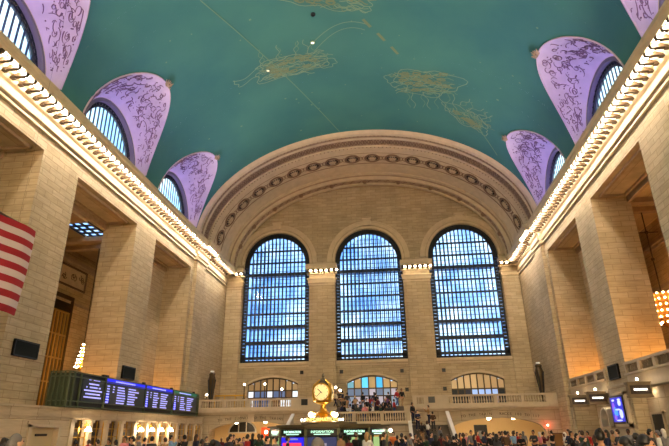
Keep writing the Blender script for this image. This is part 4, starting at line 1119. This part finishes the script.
# ---- information booth with the brass clock
BX, BY_ = -1.25, 31.6
def booth():
    t = thing('information_booth', 'round information booth of brass-framed glass under the four-faced clock', 'information booth', (BX, BY_, 0))
    def ngon(r, n=8, off=PI/8): return [(r*math.cos(off+2*PI*k/n), r*math.sin(off+2*PI*k/n)) for k in range(n)]
    n = 12; off = PI/12
    b = MB(); b.prism(ngon(3.30, n, off), 'z', 0, .95); b.prism(ngon(3.45, n, off), 'z', .95, 1.03); b.build('counter', MARBLE, t)
    b = MB(); b.prism(ngon(3.36, n, off), 'z', 2.02, 2.1); b.prism(ngon(3.5, n, off), 'z', 2.1, 2.18); b.prism(ngon(3.0, n, off), 'z', 2.18, 2.24); b.prism(ngon(1.6, n, off), 'z', 2.24, 2.36); b.build('roof', mat('booth_roof_bronze', rgb(96, 84, 60), .5, metal=.3), t)
    b = MB()
    for (x, y) in ngon(3.28, n, off): b.box(x-.07, x+.07, y-.07, y+.07, 1.0, 2.05)
    b.build('mullions', mat('booth_green_bronze', rgb(92, 96, 70), .5, metal=.3), t)
    b = MB(); b.prism(ngon(2.3, n, off), 'z', 1.0, 1.66); b.build('inner_screens', mat('booth_inside', rgb(60, 70, 50), .4), t)
    P_ = ngon(3.29, n, off); sg_t = glow('booth_sign_text', rgb(190, 255, 225), 1.3)
    for k in range(n):
        a, c = Vector(P_[k]), Vector(P_[(k+1) % n]); mid = (a+c)/2
        if mid.y > .8: continue
        d = (c-a).normalized(); nn = Vector((mid.x, mid.y)).normalized(); w = (c-a).length/2-.08
        def quad(hw, z0, z1, o0, o1):
            A = mid-d*hw+nn*o0; B = mid+d*hw+nn*o0; Cc = mid+d*hw+nn*o1; D = mid-d*hw+nn*o1
            q = MB(); q.prism([tuple(A), tuple(B), tuple(Cc), tuple(D)], 'z', z0, z1); return q
        s_ = quad(w, 1.68, 2.0, -.06, .03).build('sign_panel', mat('booth_sign_black', rgb(10, 20, 18), .3), t)
        ang = math.atan2(d.y, d.x)
        m1 = text_mesh('sign_text', 'INFORMATION', .17, sg_t, s_, (mid.x+nn.x*.04, mid.y+nn.y*.04, 1.87), (PI/2, 0, ang), .012, sx=1.0)
        quad(w*.55, 1.74, 1.775, .03, .045).build('sign_line', sg_t, s_)
        ang_deg = math.degrees(math.atan2(mid.y, mid.x))
        if -135 < ang_deg < -100:
            f = quad(w*.95, 1.0, 1.62, -.05, .05).build('screen', glow('booth_screen_blue', rgb(30, 30, 215), .9), t)
            quad(w*.8, 1.0, 1.36, .05, .06).build('screen_red_field', glow('booth_screen_red', rgb(235, 60, 90), .9), f); quad(w*.5, 1.5, 1.57, .05, .06).build('screen_heading', glow('booth_screen_grey', rgb(130, 130, 150), .8), f)
        elif -100 <= ang_deg < -70:
            f = quad(w*.95, 1.0, 1.62, -.05, .05).build('screen', glow('booth_screen_navy', rgb(26, 40, 84), .7), t)
            quad(w*.3, 1.2, 1.34, .05, .06).build('screen_mark', glow('booth_screen_grey', rgb(130, 130, 150), .8), f)
        else:
            g = quad(w*.35, 1.05, 1.6, -.12, -.08); g.build('pale_green_panel', glow('booth_glass_green', rgb(140, 176, 120), .7), t)
    for x in (-3.5, 3.5): q = MB(); q.ball((x*.98, -.9, 1.9), .09, 8, 5); q.build('corner_lamp', glow('rail_globe', (1, .84, .6, 1), 7), t)
booth()
def clock():
    t = thing('brass_clock', 'four-faced golden ball clock on top of the information booth', 'clock', (BX-.35, BY_, 2.36))
    b = MB(); b.lathe([(.9, -.05), (.9, .0), (.8, .04), (.3, .1), (.22, .3), (.4, .5), (.24, .62), (.17, .75), (.17, .95), (.4, 1.02), (.44, 1.08), (.36, 1.16), (.5, 1.3), (.2, 1.32)], (0, 0, 0), 16); b.build('pedestal', GOLD, t)
    b = MB()
    for k in range(4):
        a = PI/4+PI/2*k; ca, sa = math.cos(a), math.sin(a)
        b.tube([(.62*ca, .62*sa, 1.15), (.72*ca, .72*sa, 1.6), (.60*ca, .60*sa, 2.05), (.25*ca, .25*sa, 2.3)], .07, 6)
        b.tube([(.2*ca, .2*sa, .5), (.62*ca, .62*sa, .35), (.75*ca, .75*sa, .6)], .05, 6)
    b.box(-.42, .42, -.42, .42, 1.25, 1.95); b.build('case', GOLD, t)
    b = MB(); b.lathe([(.5, 2.0), (.55, 2.06), (.4, 2.16), (.28, 2.3), (.12, 2.4), (.07, 2.48), (.1, 2.54), (.02, 2.72)], (0, 0, 0), 12); b.build('crown', mat('dark_gilt', rgb(96, 86, 66), .4, metal=.5), t)
    face = glow('opal_clock_face', rgb(240, 214, 150), .62)
    for k in range(4):
        a = -PI/2+PI/2*k-.12; M_ = Matrix.Rotation(a+PI/2, 3, 'Z')
        def tr(b_):
            b_.v = [tuple(M_ @ Vector(p)) for p in b_.v]; return b_
        q = MB(); q.lathe([(.01, -.52), (.44, -.52), (.45, -.46), (.45, -.4)], (0, 0, 1.62), 24, 'y'); fo = tr(q).build('dial', face, t)
        q = MB(); q.lathe([(.44, -.4), (.44, -.54), (.51, -.53), (.51, -.4)], (0, 0, 1.62), 24, 'y'); tr(q).build('bezel', GOLD, fo)
        q = MB()
        for m_ in range(12):
            an = 2*PI*m_/12; q.box(-.012+.38*math.sin(an), .012+.38*math.sin(an), -.535, -.525, 1.62+.38*math.cos(an)-.03, 1.62+.38*math.cos(an)+.03)
        tr(q).build('hour_marks', BLACK, fo)
        q = MB()
        for (an, ln, wd) in ((math.radians(-48), .26, .018), (math.radians(228), .36, .014), (math.radians(132), .10, .012)):
            q.tube([(0, -.55, 1.62), (math.sin(an)*ln, -.55, 1.62+math.cos(an)*ln)], wd, 4)
        q.ball((0, -.55, 1.62), .035, 6, 4); tr(q).build('hands', BLACK, fo)
    gl = glow('booth_globe', (1, .88, .62, 1), 8)
    for (x, y) in ((-.65, -.5), (.65, -.5), (-.65, .5), (.65, .5)):
        q = MB(); q.smooth = True; q.ball((x, y, .42), .13, 10, 6); q.build('globe', gl, t)
    gt = glow('golden_lit_letters', (1, .72, .2, 1), 1.6)
    text_mesh('lit_lettering', 'INFORMATION', .26, gt, t, (.05, -.98, .14), (PI/2, 0, 0), .03, sx=1.0)
    for x in (-1.15, -.98, 1.0, 1.15): q = MB(); q.ball((x, -.6, .14), .06, 6, 4); q.build('small_bulb', gl, t)
clock()

# ---- chandeliers in the galleries
def chandelier_parts(t, ztop, s=1.0):
    b = MB(); b.tube([(0, 0, 1.1*s), (0, 0, ztop)], .045, 6); b.ball((0, 0, ztop*.33+1), .16, 6, 4); b.ball((0, 0, ztop*.66+.6), .16, 6, 4)
    if True: b.box(-.9, .9, -.03, .03, ztop*.66+.57, ztop*.66+.63)
    p1 = b.build('rod', BRONZE, t)
    b = MB(); b.lathe([(.25, ztop-.15), (.3, ztop-.05), (.3, ztop), (.1, ztop)], (0, 0, 0), 10); p2 = b.build('ceiling_rose', BRONZE, t)
    b = MB(); b.lathe([(.1*s, 1.15*s), (.3*s, 1.05*s), (.75*s, .9*s), (.85*s, .8*s), (.8*s, .7*s), (.84*s, 0), (.72*s, -1.1*s), (.5*s, -1.4*s), (.1*s, -1.7*s), (.02, -1.8*s)], (0, 0, 0), 16); p3 = b.build('basket', mat('chandelier_gilt', rgb(190, 130, 66), .35, metal=.7), t)
    b = MB()
    for (r, z, n) in ((.9, .8, 14), (.88, .4, 14), (.86, -.05, 14), (.84, -.5, 14), (.78, -.95, 12), (.56, -1.35, 9)):
        for k in range(n): a = 2*PI*k/n+z; b.ball((r*1.03*s*math.cos(a), r*1.03*s*math.sin(a), z*s), .07*s, 5, 4)
    p4 = b.build('bulbs', glow('chandelier_bulbs', (1, .62, .28, 1), 16), t)
    return [p1, p2, p3, p4]
CR = thing('chandelier', 'tall gilded basket chandelier of bare bulbs hanging in the right gallery', 'chandelier', (23.2, 41.9, 10.5))
cp = chandelier_parts(CR, 8.0)
CL = thing('chandelier', 'small glowing conical chandelier of bulbs above the left end of the departure board', 'chandelier', (-22.9, 41.6, 7.75))
def conical(t, ztop):
    b = MB(); b.tube([(0, 0, 1.0), (0, 0, ztop)], .04, 6); p1 = b.build('rod', BRONZE, t)
    b = MB(); b.lathe([(.05, 1.2), (.12, 1.0), (.1, .5), (.2, .4), (.15, -.2), (.3, -.3), (.2, -.9), (.1, -1.0)], (0, 0, 0), 9); p2 = b.build('stem', GOLD, t)
    b = MB()
    for (r, z, n) in ((.08, 1.1, 3), (.14, .8, 4), (.2, .5, 5), (.26, .2, 6), (.32, -.1, 7), (.37, -.4, 8), (.42, -.7, 9)):
        for k in range(n): a = 2*PI*k/n+z; b.ball((r*math.cos(a), r*math.sin(a), z), .055, 5, 4)
    p3 = b.build('bulbs', glow('cone_bulbs', (1, .68, .34, 1), 30), t)
    return [p1, p2, p3]
clp = conical(CL, 9.88)

# ---- flag
def flag():
    X0 = -14.0; a = at(0, 212, 1); 
    # plane x = X0, right edge near y=21.3
    t = thing('striped_flag', 'large red and white striped national flag hanging at the left frame edge', 'flag', (-14.0, 21.35, 6.8))
    H = 4.0; L_ = 7.2; n = 28; m = 13
    def pt(u, v, o=0):   # u 0 at the fly edge (far), v 0 bottom..1 top
        y = -u*L_+.12*math.sin(v*2.4)*(1-u) - .05*math.sin(u*9); x = .16*math.sin(u*8+v*.8)+.05*math.sin(u*19); return (x+o, y, v*H)
    b = MB(); b.smooth = True
    for k in range(13):
        b.mi = 0 if k % 2 == 0 else 1
        vs = [pt(i/n, (k+j/2)/13, o) for o in (-.012, .012) for j in range(3) for i in range(n+1)]
        q = n+1; fs = []
        for s_ in range(2):
            o = s_*3*q
            for j in range(2):
                for i in range(n): fs.append((o+j*q+i, o+j*q+i+1, o+(j+1)*q+i+1, o+(j+1)*q+i))
        b.add(vs, fs)
    b.build('stripes', [RED, WHITE], t, fix=False)
    b = MB(); vs = []; q = 12
    for o in (-.03, .03):
        for j in range(q+1):
            for i in range(q+1): vs.append(pt(.6+.4*i/q, 6/13+7/13*j/q, o))
    k = (q+1)**2; b.add(vs, [(o*k+j*(q+1)+i, o*k+j*(q+1)+i+1, o*k+(j+1)*(q+1)+i+1, o*k+(j+1)*(q+1)+i) for o in (0, 1) for j in range(q) for i in range(q)])
    b.mi = 1; b.smooth = False
    for r_ in range(9):
        for c_ in range(6 if r_ % 2 == 0 else 5):
            u = .6+.4*((c_*2+(1 if r_ % 2 == 0 else 2))/12); v = 6/13+7/13*((r_+1)/10)
            for o in (-.045, .045):
                cxyz = Vector(pt(u, v, o)); p = [cxyz+Vector((0, (.09 if z_ % 2 == 0 else .04)*math.sin(z_*PI/5), (.09 if z_ % 2 == 0 else .04)*math.cos(z_*PI/5))) for z_ in range(10)]
                b.add(p, [tuple(range(10))])
    b.build('canton', [NAVY, WHITE], t, fix=False)
    b = MB(); b.tube([(0, .1, H+.03), (0, -L_-.1, H+.03)], .05, 6); b.build('top_pole', BRONZE, t)
    b = MB(); b.tube([(0, -1.0, H+.05), (0, -1.0, 29.3)], .005, 4); b.tube([(0, -L_+.5, H+.05), (0, -L_+.5, 29.3)], .005, 4); b.build('hanging_wires', DMETAL, t)
flag()

# ---- ceiling spot openings (two small lights in the vault)
for (px, py, lit, lab) in ((313, 14, 0, 'small dark round opening in the teal ceiling near the top middle'), (312.5, 42, 1, 'small bright star light in the teal ceiling over the left figure'), (268, 70, 1, 'small dim star light in the teal ceiling low on the left figure')):
    d = _f @ Vector(((px-334.5)/525.0034, -(py-223)/525.0034, -1)); A_ = (d.x/VA)**2+(d.z/VB)**2; o0, o1 = _C.x/VA, (_C.z-ZC)/VB
    B_ = 2*(o0*d.x/VA+o1*d.z/VB); c_ = o0*o0+o1*o1-1; k = (-B_+math.sqrt(B_*B_-4*A_*c_))/2/A_; p = _C+d*k
    t = thing('ceiling_fitting', lab, 'ceiling fitting', p+Vector((0, 0, -.08)))
    b = MB(); b.lathe([(.15, .1), (.2, .08), (.2, -.02), (.15, -.05), (.14, .1)], (0, 0, 0), 12); b.build('ring', DMETAL if not lit else GILT, t)
    b = MB(); b.lathe([(.01, 0), (.14, 0), (.14, .06)], (0, 0, 0), 12); b.build('lens' if lit else 'hole', glow('star_light_%s' % (px > 300), (1, .86, .6, 1), 3.0 if px > 300 else .9) if lit else BLACK, t)

# ------------------------------------------------------------------ people
def skin_mesh(name, verts, edges, radii, root=0, sub=1):
    me = bpy.data.meshes.new(name); me.from_pydata(verts, edges, []); o = bpy.data.objects.new(name, me); COL.objects.link(o)
    md = o.modifiers.new('s', 'SKIN'); md.use_smooth_shade = True
    for i, r in enumerate(radii):
        me.skin_vertices[0].data[i].radius = (r, r) if not isinstance(r, tuple) else r
        me.skin_vertices[0].data[i].use_root = (i == root)
    if sub: s_ = o.modifiers.new('u', 'SUBSURF'); s_.levels = sub
    bpy.context.view_layer.update()
    m2 = bpy.data.meshes.new_from_object(o.evaluated_get(bpy.context.evaluated_depsgraph_get())); m2.name = name
    bpy.data.objects.remove(o); return m2
SKINS = [mat('skin_light', rgb(214, 170, 140), .6), mat('skin_tan', rgb(178, 128, 96), .6), mat('skin_deep', rgb(96, 64, 48), .6)]
HAIRS = {'black': mat('hair_black', rgb(20, 17, 16), .5), 'brown': mat('hair_brown', rgb(62, 42, 28), .5), 'blond': mat('hair_blond', rgb(172, 138, 88), .5), 'grey': mat('hair_grey', rgb(104, 100, 98), .7), 'white': mat('hair_white', rgb(206, 200, 192), .6)}
CLO = {n: mat('cloth_'+n.replace(' ', '_'), rgb(*c), .85) for n, c in {'black': (20, 20, 24), 'navy': (28, 34, 62), 'white': (224, 220, 214), 'grey': (120, 120, 122), 'red': (168, 34, 36), 'pink': (214, 130, 140), 'dark green': (36, 60, 46),
      'light blue': (126, 166, 206), 'tan': (170, 136, 96), 'maroon': (92, 26, 34), 'orange': (206, 108, 48), 'purple': (92, 62, 120), 'charcoal': (56, 56, 60), 'cream': (216, 200, 168), 'denim blue': (58, 80, 120), 'brown': (84, 58, 38)}.items()}
POSES = {
 'standing': dict(lh=(-.28, .06, .82), le=(-.26, .0, 1.10), rh=(.28, .06, .82), re=(.26, 0, 1.10), lk=(-.1, .0, .50), lf=(-.11, 0, .08), rk=(.1, .0, .50), rf=(.12, .02, .08)),
 'walking': dict(lh=(-.26, .22, .88), le=(-.25, .02, 1.08), rh=(.26, -.18, .86), re=(.25, -.08, 1.10), lk=(-.09, -.14, .50), lf=(-.1, -.36, .12), rk=(.09, .18, .52), rf=(.1, .26, .08)),
 'holding up a phone': dict(lh=(-.07, .36, 1.42), le=(-.24, .2, 1.14), rh=(.09, .37, 1.44), re=(.26, .2, 1.15), lk=(-.1, .0, .50), lf=(-.12, 0, .08), rk=(.1, .02, .50), rf=(.12, .04, .08)),
 'with arms folded': dict(lh=(.10, .24, 1.12), le=(-.27, .1, 1.08), rh=(-.1, .22, 1.16), re=(.27, .1, 1.08), lk=(-.1, .03, .50), lf=(-.12, 0, .08), rk=(.11, -.02, .50), rf=(.16, .0, .08)),
}
def make_pose(pn, hair_kind):
    q = POSES[pn]; z = 1.0
    V = []; E = []; R = []
    def v(p, r, par=None):
        V.append(p); R.append(r)
        if par is not None: E.append((par, len(V)-1))
        return len(V)-1
    pel = v((0, 0, .93), (.15, .11)); ab = v((0, .0, 1.08), (.13, .095), pel); ch = v((0, 0, 1.28), (.16, .11), ab); nk0 = v((0, -.01, 1.43), (.07, .06), ch)
    nk = v((0, .0, 1.50), .05, nk0); h0 = v((0, .03, 1.56), (.062, .07), nk); h1 = v((0, .025, 1.64), (.075, .092), h0); h2 = v((0, .015, 1.71), (.06, .075), h1)
    nose = v((0, .125, 1.61), .014, h1)
    for s_ in (-1, 1): v((s_*.084, .01, 1.62), .014, h1)
    for s_, hand, el, kn, ft in ((-1, q['lh'], q['le'], q['lk'], q['lf']), (1, q['rh'], q['re'], q['rk'], q['rf'])):
        sh = v((s_*.18, 0, 1.39), .055, ch); e = v(el, .042, sh); w = v(hand, .028, e)
        d = (Vector(hand)-Vector(el)).normalized(); pm = v(tuple(Vector(hand)+d*.05), (.036, .02), w)
        side = Vector((0, 1, 0)) if abs(d.z) > .6 else Vector((0, 0, 1))
        for k, ln in enumerate((.065, .078, .072, .055)):
            a = Vector(hand)+d*.085+side*(.03-.02*k); m1 = v(tuple(a), .0095, pm); v(tuple(a+d*ln*.9+Vector((0, 0, -.012)) if abs(d.z) < .6 else a+d*ln*.9+Vector((-s_*.015, 0, 0))), .008, m1)
        v(tuple(Vector(hand)+d*.05+side*.058), .010, w)
        hp = v((s_*.09, 0, .88), .085, pel); k_ = v(kn, .058, hp); a_ = v(ft, .042, k_); v((ft[0], ft[1]+.13, ft[2]-.04), .035, a_)
    body = skin_mesh('body', V, E, R, pel, 1)
    V.clear(); E.clear(); R.clear()
    pel = v((0, 0, .92), (.165, .125)); ab = v((0, 0, 1.08), (.150, .115), pel); ch = v((0, 0, 1.29), (.178, .128), ab); nk0 = v((0, -.01, 1.42), (.09, .08), ch)
    for s_, hand, el in ((-1, q['lh'], q['le']), (1, q['rh'], q['re'])):
        sh = v((s_*.185, 0, 1.385), .072, ch); e = v(el, .056, sh); v(tuple(Vector(hand)*.92+Vector(el)*.08), .042, e)
    top = skin_mesh('top', V, E, R, pel, 1)
    V.clear(); E.clear(); R.clear()
    pel = v((0, 0, .96), (.16, .12))
    for s_, kn, ft in ((-1, q['lk'], q['lf']), (1, q['rk'], q['rf'])):
        hp = v((s_*.092, 0, .86), .1, pel); k_ = v(kn, .074, hp); v((ft[0], ft[1], ft[2]+.04), .062, k_)
    trou = skin_mesh('trousers', V, E, R, pel, 1)
    b = MB(); b.smooth = True
    b.lathe([(.02, -.0)]+[(.104*math.cos(a), .135*math.sin(a)) for a in [PI*k/12 for k in range(0, 7)]][:-1]+[(.005, .135)], (0, -.012, 1.64), 12)
    b.lathe([(.06, -.09), (.09, -.05), (.1, .02), (.05, .05)], (0, -.035, 1.63), 10)
    if hair_kind == 'long': b.lathe([(.05, -.3), (.085, -.22), (.09, -.05), (.05, .0)], (0, -.055, 1.66), 10)
    if hair_kind == 'bun': b.ball((0, -.1, 1.74), .05, 8, 5)
    hair = bpy.data.meshes.new('hair'); hair.from_pydata(b.v, [], b.f)
    for p in hair.polygons: p.use_smooth = True
    sh = []
    for ft in (q['lf'], q['rf']):
        c = MB(); c.lathe([(.03, -.06), (.05, -.05), (.055, .0), (.04, .05)], (ft[0], ft[1], ft[2]+.0), 8); c.box(ft[0]-.048, ft[0]+.048, ft[1]-.05, ft[1]+.2, ft[2]-.08, ft[2]-.02)
        m = bpy.data.meshes.new('shoe'); m.from_pydata(c.v, [], c.f); sh.append(m)
    b = MB()
    for s_ in (-1, 1): b.ball((s_*.03, .108, 1.645), .011, 6, 4)
    b.box(-.024, .024, .112, .122, 1.565, 1.573)
    fc = bpy.data.meshes.new('face'); fc.from_pydata(b.v, [], b.f)
    return dict(body=body, top=top, trousers=trou, hair=hair, shoe=sh, face=fc)
PM = {}
SHOE = mat('shoe_leather', rgb(30, 26, 24), .4); EYEM = mat('eye_dark', rgb(30, 22, 20), .3)
def person(loc, rz, pose, hair, hk, top, legs, skin, h, label, group=None):
    key = (pose, hk)
    if key not in PM: PM[key] = make_pose(*key)
    m = PM[key]; t = thing('person', label, 'person', loc, rz, group); t.scale = (h/1.75,)*3
    def part(nm, me, mt):
        if not me.materials: me.materials.append(mt)
        o = bpy.data.objects.new(nm, me); COL.objects.link(o); o.parent = t
        o.material_slots[0].link = 'OBJECT'; o.material_slots[0].material = mt; return o
    part('body', m['body'], SKINS[skin]); part('hair', m['hair'], HAIRS[hair]); part('top', m['top'], CLO[top]); part('trousers', m['trousers'], CLO[legs])
    part('face_features', m['face'], EYEM)
    for s_ in m['shoe']: part('shoe', s_, SHOE)
    return t
used = set(); taken = []
pr = random.Random(42)
def crowd(spots, where, z=0.0, group='crowd in the hall', face=None):
    for (px, Y, top, hair, *rest) in spots:
        for _ in range(6):
            q = at(px, 432, Y)
            if not callable(z) and z == 0 and math.hypot(q.x-BX, q.y-BY_) < 4.1: Y = 27.0 if Y < BY_ else 36.2
            q = at(px, 432, Y); clash = [w for w in taken if math.hypot(w[0]-q.x, w[1]-q.y) < .62]
            if not clash: break
            Y += .45 if not callable(z) else .3
        taken.append((q.x, q.y))
        h = pr.uniform(1.58, 1.84); pose = pr.choice(list(POSES)); hk = pr.choice(('short', 'short', 'long', 'bun')) ; zz = z(px, Y) if callable(z) else z
        kw = rest[0] if rest else {}
        h = kw.get('h', h); pose = kw.get('pose', pose)
        p = at(px, 432, Y)
        rz = kw.get('rz', pr.uniform(-PI, PI)); skin = pr.choice((0, 0, 1, 1, 2)); legs = pr.choice(('black', 'denim blue', 'charcoal', 'navy', 'tan'))
        hn = {'short': 'short %s hair', 'long': 'long %s hair', 'bun': '%s hair in a bun'}[hk] % hair
        lab = 'person in a %s top with %s %s' % (top, hn, kw.get('where', where))
        while lab in used or len(lab.split()) > 16: lab = lab.replace(' hair in a bun', ' hair').replace('person in a %s top' % top, '%s-clad person' % top) if len(lab.split()) > 16 else lab+' too'
        used.add(lab)
        person((p.x, Y, zz), rz, pose, hair, hk, top, legs, skin, h, lab)
BACK = 0.0
crowd([(18, 9.6, 'white', 'grey', dict(h=1.88, rz=-.8, pose='standing')), (7.5, 10.4, 'dark green', 'black', dict(h=1.80, rz=.3, pose='standing'))], 'near the lower left corner')
crowd([(77, 27, 'light blue', 'black'), (99, 28, 'black', 'black'), (110, 29, 'charcoal', 'brown'), (117, 30, 'white', 'black'), (126, 27.5, 'pink', 'brown'), (131, 31, 'navy', 'black'), (133.5, 24, 'black', 'black'), (146, 30, 'navy', 'black'),
       (153, 27, 'charcoal', 'black'), (166, 28, 'tan', 'brown'), (172, 33, 'light blue', 'black'), (185, 30, 'black', 'black'), (90, 32, 'red', 'brown'), (140, 34, 'grey', 'grey')], 'before the ticket windows')
crowd([(207, 30, 'charcoal', 'brown'), (216, 8, 'black', 'black', dict(h=1.74, rz=0)), (228, 33, 'navy', 'black'), (234, 36, 'black', 'brown'), (240, 34, 'tan', 'black'), (248, 29, 'red', 'black'), (253, 35, 'black', 'black'), (259, 32, 'dark green', 'brown'), (222, 38, 'maroon', 'blond'), (203, 26, 'black', 'black'), (197, 31, 'navy', 'brown'), (231, 27, 'charcoal', 'black'), (237, 30, 'brown', 'brown'), (244, 38, 'purple', 'black'), (262, 36, 'grey', 'black')], 'left of the information booth')
crowd([(268, 25, 'navy', 'black'), (276, 26, 'grey', 'brown'), (318, 8.5, 'charcoal', 'grey', dict(h=1.76, rz=0, pose='standing')), (288, 26.5, 'black', 'black'), (349, 26, 'maroon', 'black'), (356, 27, 'black', 'brown'), (341, 26.5, 'tan', 'black'), (367, 26, 'white', 'blond')], 'in front of the information booth')
crowd([(380, 36, 'black', 'brown'), (387, 33, 'navy', 'black'), (393, 38, 'orange', 'brown'), (397, 36, 'charcoal', 'black'), (401.5, 34, 'black', 'black'), (410, 37, 'grey', 'brown'), (435, 30, 'black', 'black'), (441, 36, 'maroon', 'black'), (447, 34, 'charcoal', 'brown'), (426, 33, 'dark green', 'black'), (384, 30, 'charcoal', 'brown'), (405, 31, 'navy', 'brown'), (415, 34, 'brown', 'black'), (420, 30, 'black', 'brown'), (431, 35, 'navy', 'black')], 'at the foot of the staircase')
crowd([(453, 30, 'black', 'black'), (460, 42, 'orange', 'brown'), (466, 44, 'pink', 'blond'), (471, 40, 'grey', 'black'), (477, 43, 'red', 'brown'), (483, 38, 'navy', 'black'), (490, 36, 'black', 'black'), (496, 28, 'charcoal', 'black'), (502, 40, 'navy', 'brown'), (508, 42, 'purple', 'black'),
       (513, 38, 'light blue', 'brown'), (517, 43, 'red', 'black'), (523, 45, 'grey', 'grey'), (539, 42, 'pink', 'white'), (543, 40, 'maroon', 'black'), (551, 44, 'black', 'black'), (456, 36, 'charcoal', 'black'), (463, 33, 'black', 'brown'), (474, 34, 'navy', 'brown'), (487, 43, 'maroon', 'brown'), (493, 40, 'charcoal', 'brown'), (499, 35, 'black', 'brown'), (505, 33, 'brown', 'black'), (520, 36, 'black', 'black'), (533, 40, 'charcoal', 'black')], 'before the right passage arch')
crowd([(564, 38, 'white', 'white'), (571, 30, 'black', 'black'), (576, 27, 'charcoal', 'black'), (582, 29, 'dark green', 'brown'), (587, 36, 'red', 'black'), (599, 13, 'black', 'black'), (612, 34, 'tan', 'brown', dict(h=1.75)), (622, 10, 'black', 'black'), (628, 33, 'grey', 'black'), (643, 8, 'navy', 'black'),
       (594, 25, 'black', 'brown'), (606, 27, 'navy', 'black'), (617, 29, 'charcoal', 'brown'), (634, 26, 'black', 'black'), (650, 24, 'charcoal', 'black'), (568, 33, 'navy', 'brown'), (580, 35, 'purple', 'black'), (645, 30, 'cream', 'blond'), (657, 27, 'white', 'grey'), (663, 27, 'grey', 'white')], 'in front of the right wall gates')
def step_z(px, Y): return 2.5+.18*max(0, min(9, math.floor((Y-51.6)/.4)+1))
crowd([(345, 53.0, 'black', 'brown', dict(h=1.7)), (350.5, 51.4, 'white', 'black', dict(h=1.75)), (356, 53.5, 'tan', 'blond', dict(h=1.7)), (361, 52.3, 'navy', 'black', dict(h=1.65)), (365.5, 51.3, 'pink', 'brown', dict(h=1.75)), (371, 53.4, 'red', 'black', dict(h=1.7)), (374, 51.6, 'white', 'blond', dict(h=1.6)),
       (379, 53, 'maroon', 'black', dict(h=1.7)), (384, 52, 'black', 'black', dict(h=1.7)), (388, 53.3, 'purple', 'brown', dict(h=1.65)), (392, 51.5, 'charcoal', 'black', dict(h=1.75)), (395.5, 52.8, 'red', 'brown', dict(h=1.65)), (342.5, 51.6, 'navy', 'brown', dict(h=1.7)), (353.5, 52.4, 'black', 'black', dict(h=1.7)), (358.5, 51.5, 'charcoal', 'black', dict(h=1.75)), (368, 52.6, 'black', 'brown', dict(h=1.75)), (377, 52.5, 'black', 'black', dict(h=1.75)), (381.5, 51.4, 'dark green', 'black', dict(h=1.7)), (387, 51.4, 'black', 'blond', dict(h=1.65)), (348, 54.2, 'charcoal', 'black', dict(h=1.7)), (364, 54.3, 'black', 'black', dict(h=1.7)), (375.5, 54.4, 'navy', 'brown', dict(h=1.7)), (390, 54.4, 'charcoal', 'brown', dict(h=1.7))], 'on the steps above the landing', z=step_z)
crowd([(336, 56.6, 'cream', 'brown'), (339.5, 56.2, 'black', 'black'), (343, 57.3, 'navy', 'black'), (399, 57, 'red', 'black'), (404, 57.6, 'black', 'brown')], 'up on the balcony', z=4.15)
def flight_z(px, Y): return max(0, 2.5/15*math.floor((Y-45.55)/.43+1)) if Y < 52 else 2.5
crowd([(414, 51.9, 'black', 'black', dict(h=1.8, pose='standing')), (418.5, 50.2, 'navy', 'grey', dict(h=1.75)), (422, 47.5, 'black', 'blond', dict(h=1.75)), (430, 51.5, 'tan', 'brown', dict(h=1.7)), (428, 48.0, 'white', 'brown', dict(h=1.65)), (434, 50.2, 'brown', 'black', dict(h=1.6)), (440, 46.6, 'grey', 'black', dict(h=1.7))], 'on the right flight of stairs', z=flight_z)

# ---- amber uplights standing on the gallery floors behind the balustrades
for sg, k, zf, lab in ((1, 4, 5.3, 'amber floor uplight in the right opening nearest the end wall'), (1, 3, 5.3, 'amber floor uplight in the right opening under the hanging chandelier'),
                       (-1, 4, 3.5, 'amber floor uplight in the left opening nearest the end wall'), (-1, 3, 3.5, 'amber floor uplight in the left opening behind the departure board')):
    y = openings[k]+OW-2.6
    t = thing('floor_uplight', lab, 'lamp', (sg*20.4, y, zf), 0, 'amber floor uplights in the side openings')
    b = MB(); b.lathe([(.14, 0), (.16, .05), (.1, .1), (.12, .24)], (0, 0, 0), 8); b.build('housing', BRONZE, t)
    L = bpy.data.lights.new('amber_lamp', 'POINT'); L.energy = 150 if sg > 0 else 130; L.color = (1, .42, .07); L.shadow_soft_size = .08
    o = bpy.data.objects.new('amber_lamp', L); COL.objects.link(o); o.parent = t; o.location = (0, 0, .4)
